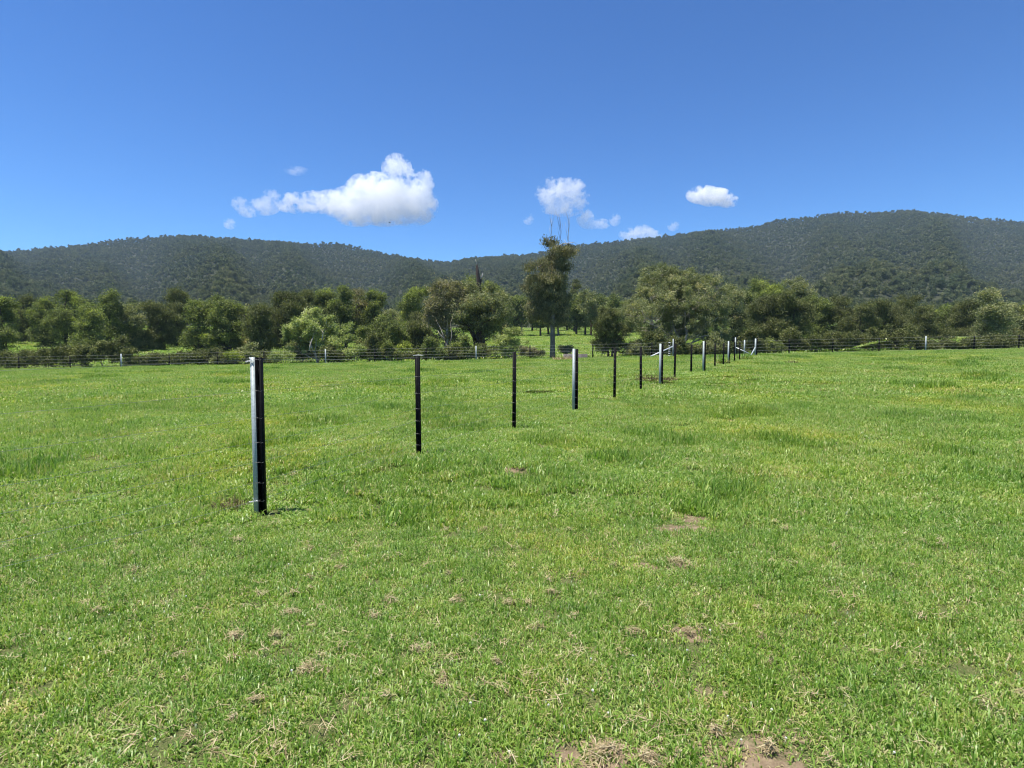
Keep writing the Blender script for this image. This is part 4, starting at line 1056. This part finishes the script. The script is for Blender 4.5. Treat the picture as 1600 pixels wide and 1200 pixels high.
# a bird under the large cloud
bl = at(609, 348, 110)
M_bird = simple_mat('dark_feathers', (0.02, 0.02, 0.022), rough=0.8)
mb = MB()
mb.tube([(-.22, 0, 0), (-.12, 0, 0.01), (0, 0, 0.02), (.1, 0, .015), (.17, 0, .02), (.21, 0, .01)], [0.02, 0.045, 0.06, 0.045, 0.03, 0.006], 8)
bird = mb.build('bird', M_bird, None, True, bl); tag(bird, 'tiny dark bird gliding just below the largest cloud', 'bird')
for s_ in (-1, 1):
    V_ = [(0.08, 0, .02), (-.08, 0, .02), (0.07, s_ * .22, .09), (-.05, s_ * .22, .09), (-.06, s_ * .46, .05), (-.09, s_ * .44, .05)]
    V_ = V_ + [(a, b, c_ - 0.008) for a, b, c_ in V_]
    fq = [[0, 2, 3, 1], [2, 4, 5, 3], [6, 7, 9, 8], [8, 9, 11, 10], [0, 6, 8, 2], [2, 8, 10, 4], [1, 3, 9, 7], [3, 5, 11, 9], [4, 10, 11, 5]]
    obj('wing', np_mesh('wing', V_, [fq], M_bird), bird)

# ------------------------------------------------------------------ clouds
def cloud_mat(blobs, soft, dens, cut, crisp):
    """vapour density: union of the puffs' radial falloff, eaten into by noise"""
    m, nt, out = new_mat('cloud_vapour')
    pv = N(nt, 'ShaderNodeVolumePrincipled')
    pv.inputs['Color'].default_value = (0.995, 0.995, 0.995, 1); pv.inputs['Anisotropy'].default_value = 0.0
    tc = N(nt, 'ShaderNodeTexCoord'); acc = None
    for c, r3 in blobs:
        mp = N(nt, 'ShaderNodeVectorMath', operation='SUBTRACT'); nt.links.new(tc.outputs['Object'], mp.inputs[0]); mp.inputs[1].default_value = c
        dv = N(nt, 'ShaderNodeVectorMath', operation='DIVIDE'); nt.links.new(mp.outputs[0], dv.inputs[0]); dv.inputs[1].default_value = r3
        ln = N(nt, 'ShaderNodeVectorMath', operation='LENGTH'); nt.links.new(dv.outputs[0], ln.inputs[0])
        d = math_(nt, 'MULTIPLY', math_(nt, 'SUBTRACT', 1.0, ln.outputs['Value']), min(r3) / 100.0)
        acc = d if acc is None else math_(nt, 'SMOOTH_MAX', acc, d, 0.25)
    n1 = noise_tex(nt, 0.0085, 8, 0.66, 'obj'); n2 = noise_tex(nt, 0.022, 5, 0.65, 'obj')
    m.cycles.volume_step_rate = 0.2
    e = math_(nt, 'ADD', math_(nt, 'MULTIPLY', math_(nt, 'SUBTRACT', n1, 0.5), 4.6 * soft), math_(nt, 'MULTIPLY', math_(nt, 'SUBTRACT', n2, 0.5), 2.6 * soft))
    d = math_(nt, 'ADD', math_(nt, 'SUBTRACT', acc, cut), e)
    d = math_(nt, 'MINIMUM', math_(nt, 'MAXIMUM', math_(nt, 'MULTIPLY', d, dens * crisp), 0.0), dens)
    nt.links.new(d, pv.inputs['Density'])
    nt.links.new(pv.outputs[0], out.inputs['Volume'])
    return m
def cloud(label, blobs, D=5200.0, crisp=3.0, soft=1.0, dens=0.012, cut=0.02, band=None, group='fair weather clouds'):
    import bmesh
    from mathutils import Matrix
    k = D / F; cen = at(blobs[0][0], blobs[0][1], D); bm = bmesh.new(); bl = []
    for (px, py, rx, rz) in blobs:
        p = at(px, py, D) - cen; r3 = (rx * k * 1.15, (rx + rz) / 2 * k * 1.15, rz * k * 1.15); bl.append((tuple(p), r3))
        bmesh.ops.create_icosphere(bm, subdivisions=3, radius=1.0, matrix=Matrix.Translation(p) @ Matrix.Diagonal((r3[0] * 1.04, r3[1] * 1.04, r3[2] * 1.04, 1)))
    me = bpy.data.meshes.new('cloud_puffs'); bm.to_mesh(me); bm.free()
    tmp = bpy.data.objects.new('cloud_puffs', me); COL.objects.link(tmp)
    md = tmp.modifiers.new('union', 'REMESH'); md.mode = 'VOXEL'; md.voxel_size = max(8.0, min(rz for _, _, _, rz in blobs) * k * 0.2)
    dg = bpy.context.evaluated_depsgraph_get(); m2 = bpy.data.meshes.new_from_object(tmp.evaluated_get(dg))
    bpy.data.objects.remove(tmp); m2.name = 'cloud'; m2.materials.clear(); m2.materials.append(cloud_mat(bl, soft, dens, cut, crisp))
    return tag(obj('cloud', m2, None, cen), label, 'cloud', group)
cloud('largest white cloud with a turret top and a thin tail to the left',
      [(600, 312, 48, 34), (620, 264, 20, 20), (612, 252, 9, 9), (632, 246, 7, 6), (655, 288, 20, 20), (661, 276, 12, 10), (640, 320, 38, 28), (572, 300, 28, 24), (555, 322, 40, 26), (585, 285, 18, 14), (525, 318, 32, 18), (660, 318, 20, 22), (495, 316, 26, 15), (462, 317, 22, 14), (448, 321, 15, 9)], crisp=5.0, soft=1.45, cut=0.16, dens=0.0075)
cloud('ragged wisps trailing left of the largest cloud', [(424, 308, 13, 11), (412, 322, 22, 12), (388, 328, 16, 10), (374, 318, 12, 9)], soft=1.3, dens=0.005, cut=0.05)
cloud('thin small wisp above the tail of the largest cloud', [(464, 267, 16, 6), (452, 266, 8, 4)], soft=0.35, dens=0.004, cut=0.02)
cloud('round ragged cloud above the dead branches of the tall gum', [(870, 300, 30, 18), (890, 298, 24, 17), (868, 290, 18, 12), (884, 320, 26, 16), (902, 312, 18, 14), (858, 318, 14, 14)], soft=1.6, dens=0.006, cut=0.25, crisp=3.0)
cloud('two small puffs right of the dead branches', [(914, 340, 12, 13), (924, 350, 16, 7), (940, 350, 12, 7)], soft=0.7, dens=0.006, cut=0.03)
cloud('small oval puff further right of the dead branches', [(961, 343, 8, 9)], soft=0.7, dens=0.006, cut=0.03)
cloud('tiny faint puff left of the dead branches', [(826, 344, 8, 6), (829, 339, 4, 5)], soft=0.7, dens=0.006, cut=0.03)
cloud('oblong bright cloud high on the right', [(1098, 304, 22, 12), (1116, 308, 24, 12), (1138, 314, 14, 9)], soft=0.7, dens=0.014, cut=0.0)
cloud('cloud resting on the ridge line', [(990, 366, 20, 10), (1002, 364, 18, 11), (1018, 368, 16, 7)], soft=0.7, dens=0.006, cut=0.03)
cloud('tiny round puff over the right ridge', [(1052, 353, 8, 7)], soft=0.7, dens=0.006, cut=0.03)
cloud('faint scrap of cloud at the left edge of the photo', [(359, 349, 9, 8)], soft=0.7, dens=0.006, cut=0.03)

# ------------------------------------------------------------------ air
m, nt, out = new_mat('thin_air')
pv = N(nt, 'ShaderNodeVolumePrincipled'); pv.inputs['Color'].default_value = (0.58, 0.76, 1.0, 1)
pv.inputs['Density'].default_value = 0.00011; pv.inputs['Anisotropy'].default_value = 0.0
nt.links.new(pv.outputs[0], out.inputs['Volume'])
zb = min(float(H(np.array([x]), np.array([y]))[0]) for x in (-50, 0, 50) for y in (0, 10, 60))
mb = MB(); mb.box(-2950, 2950, -320, 2980, -8.0, 372.0); hz = mb.build('haze', m); tag(hz, kind='stuff')
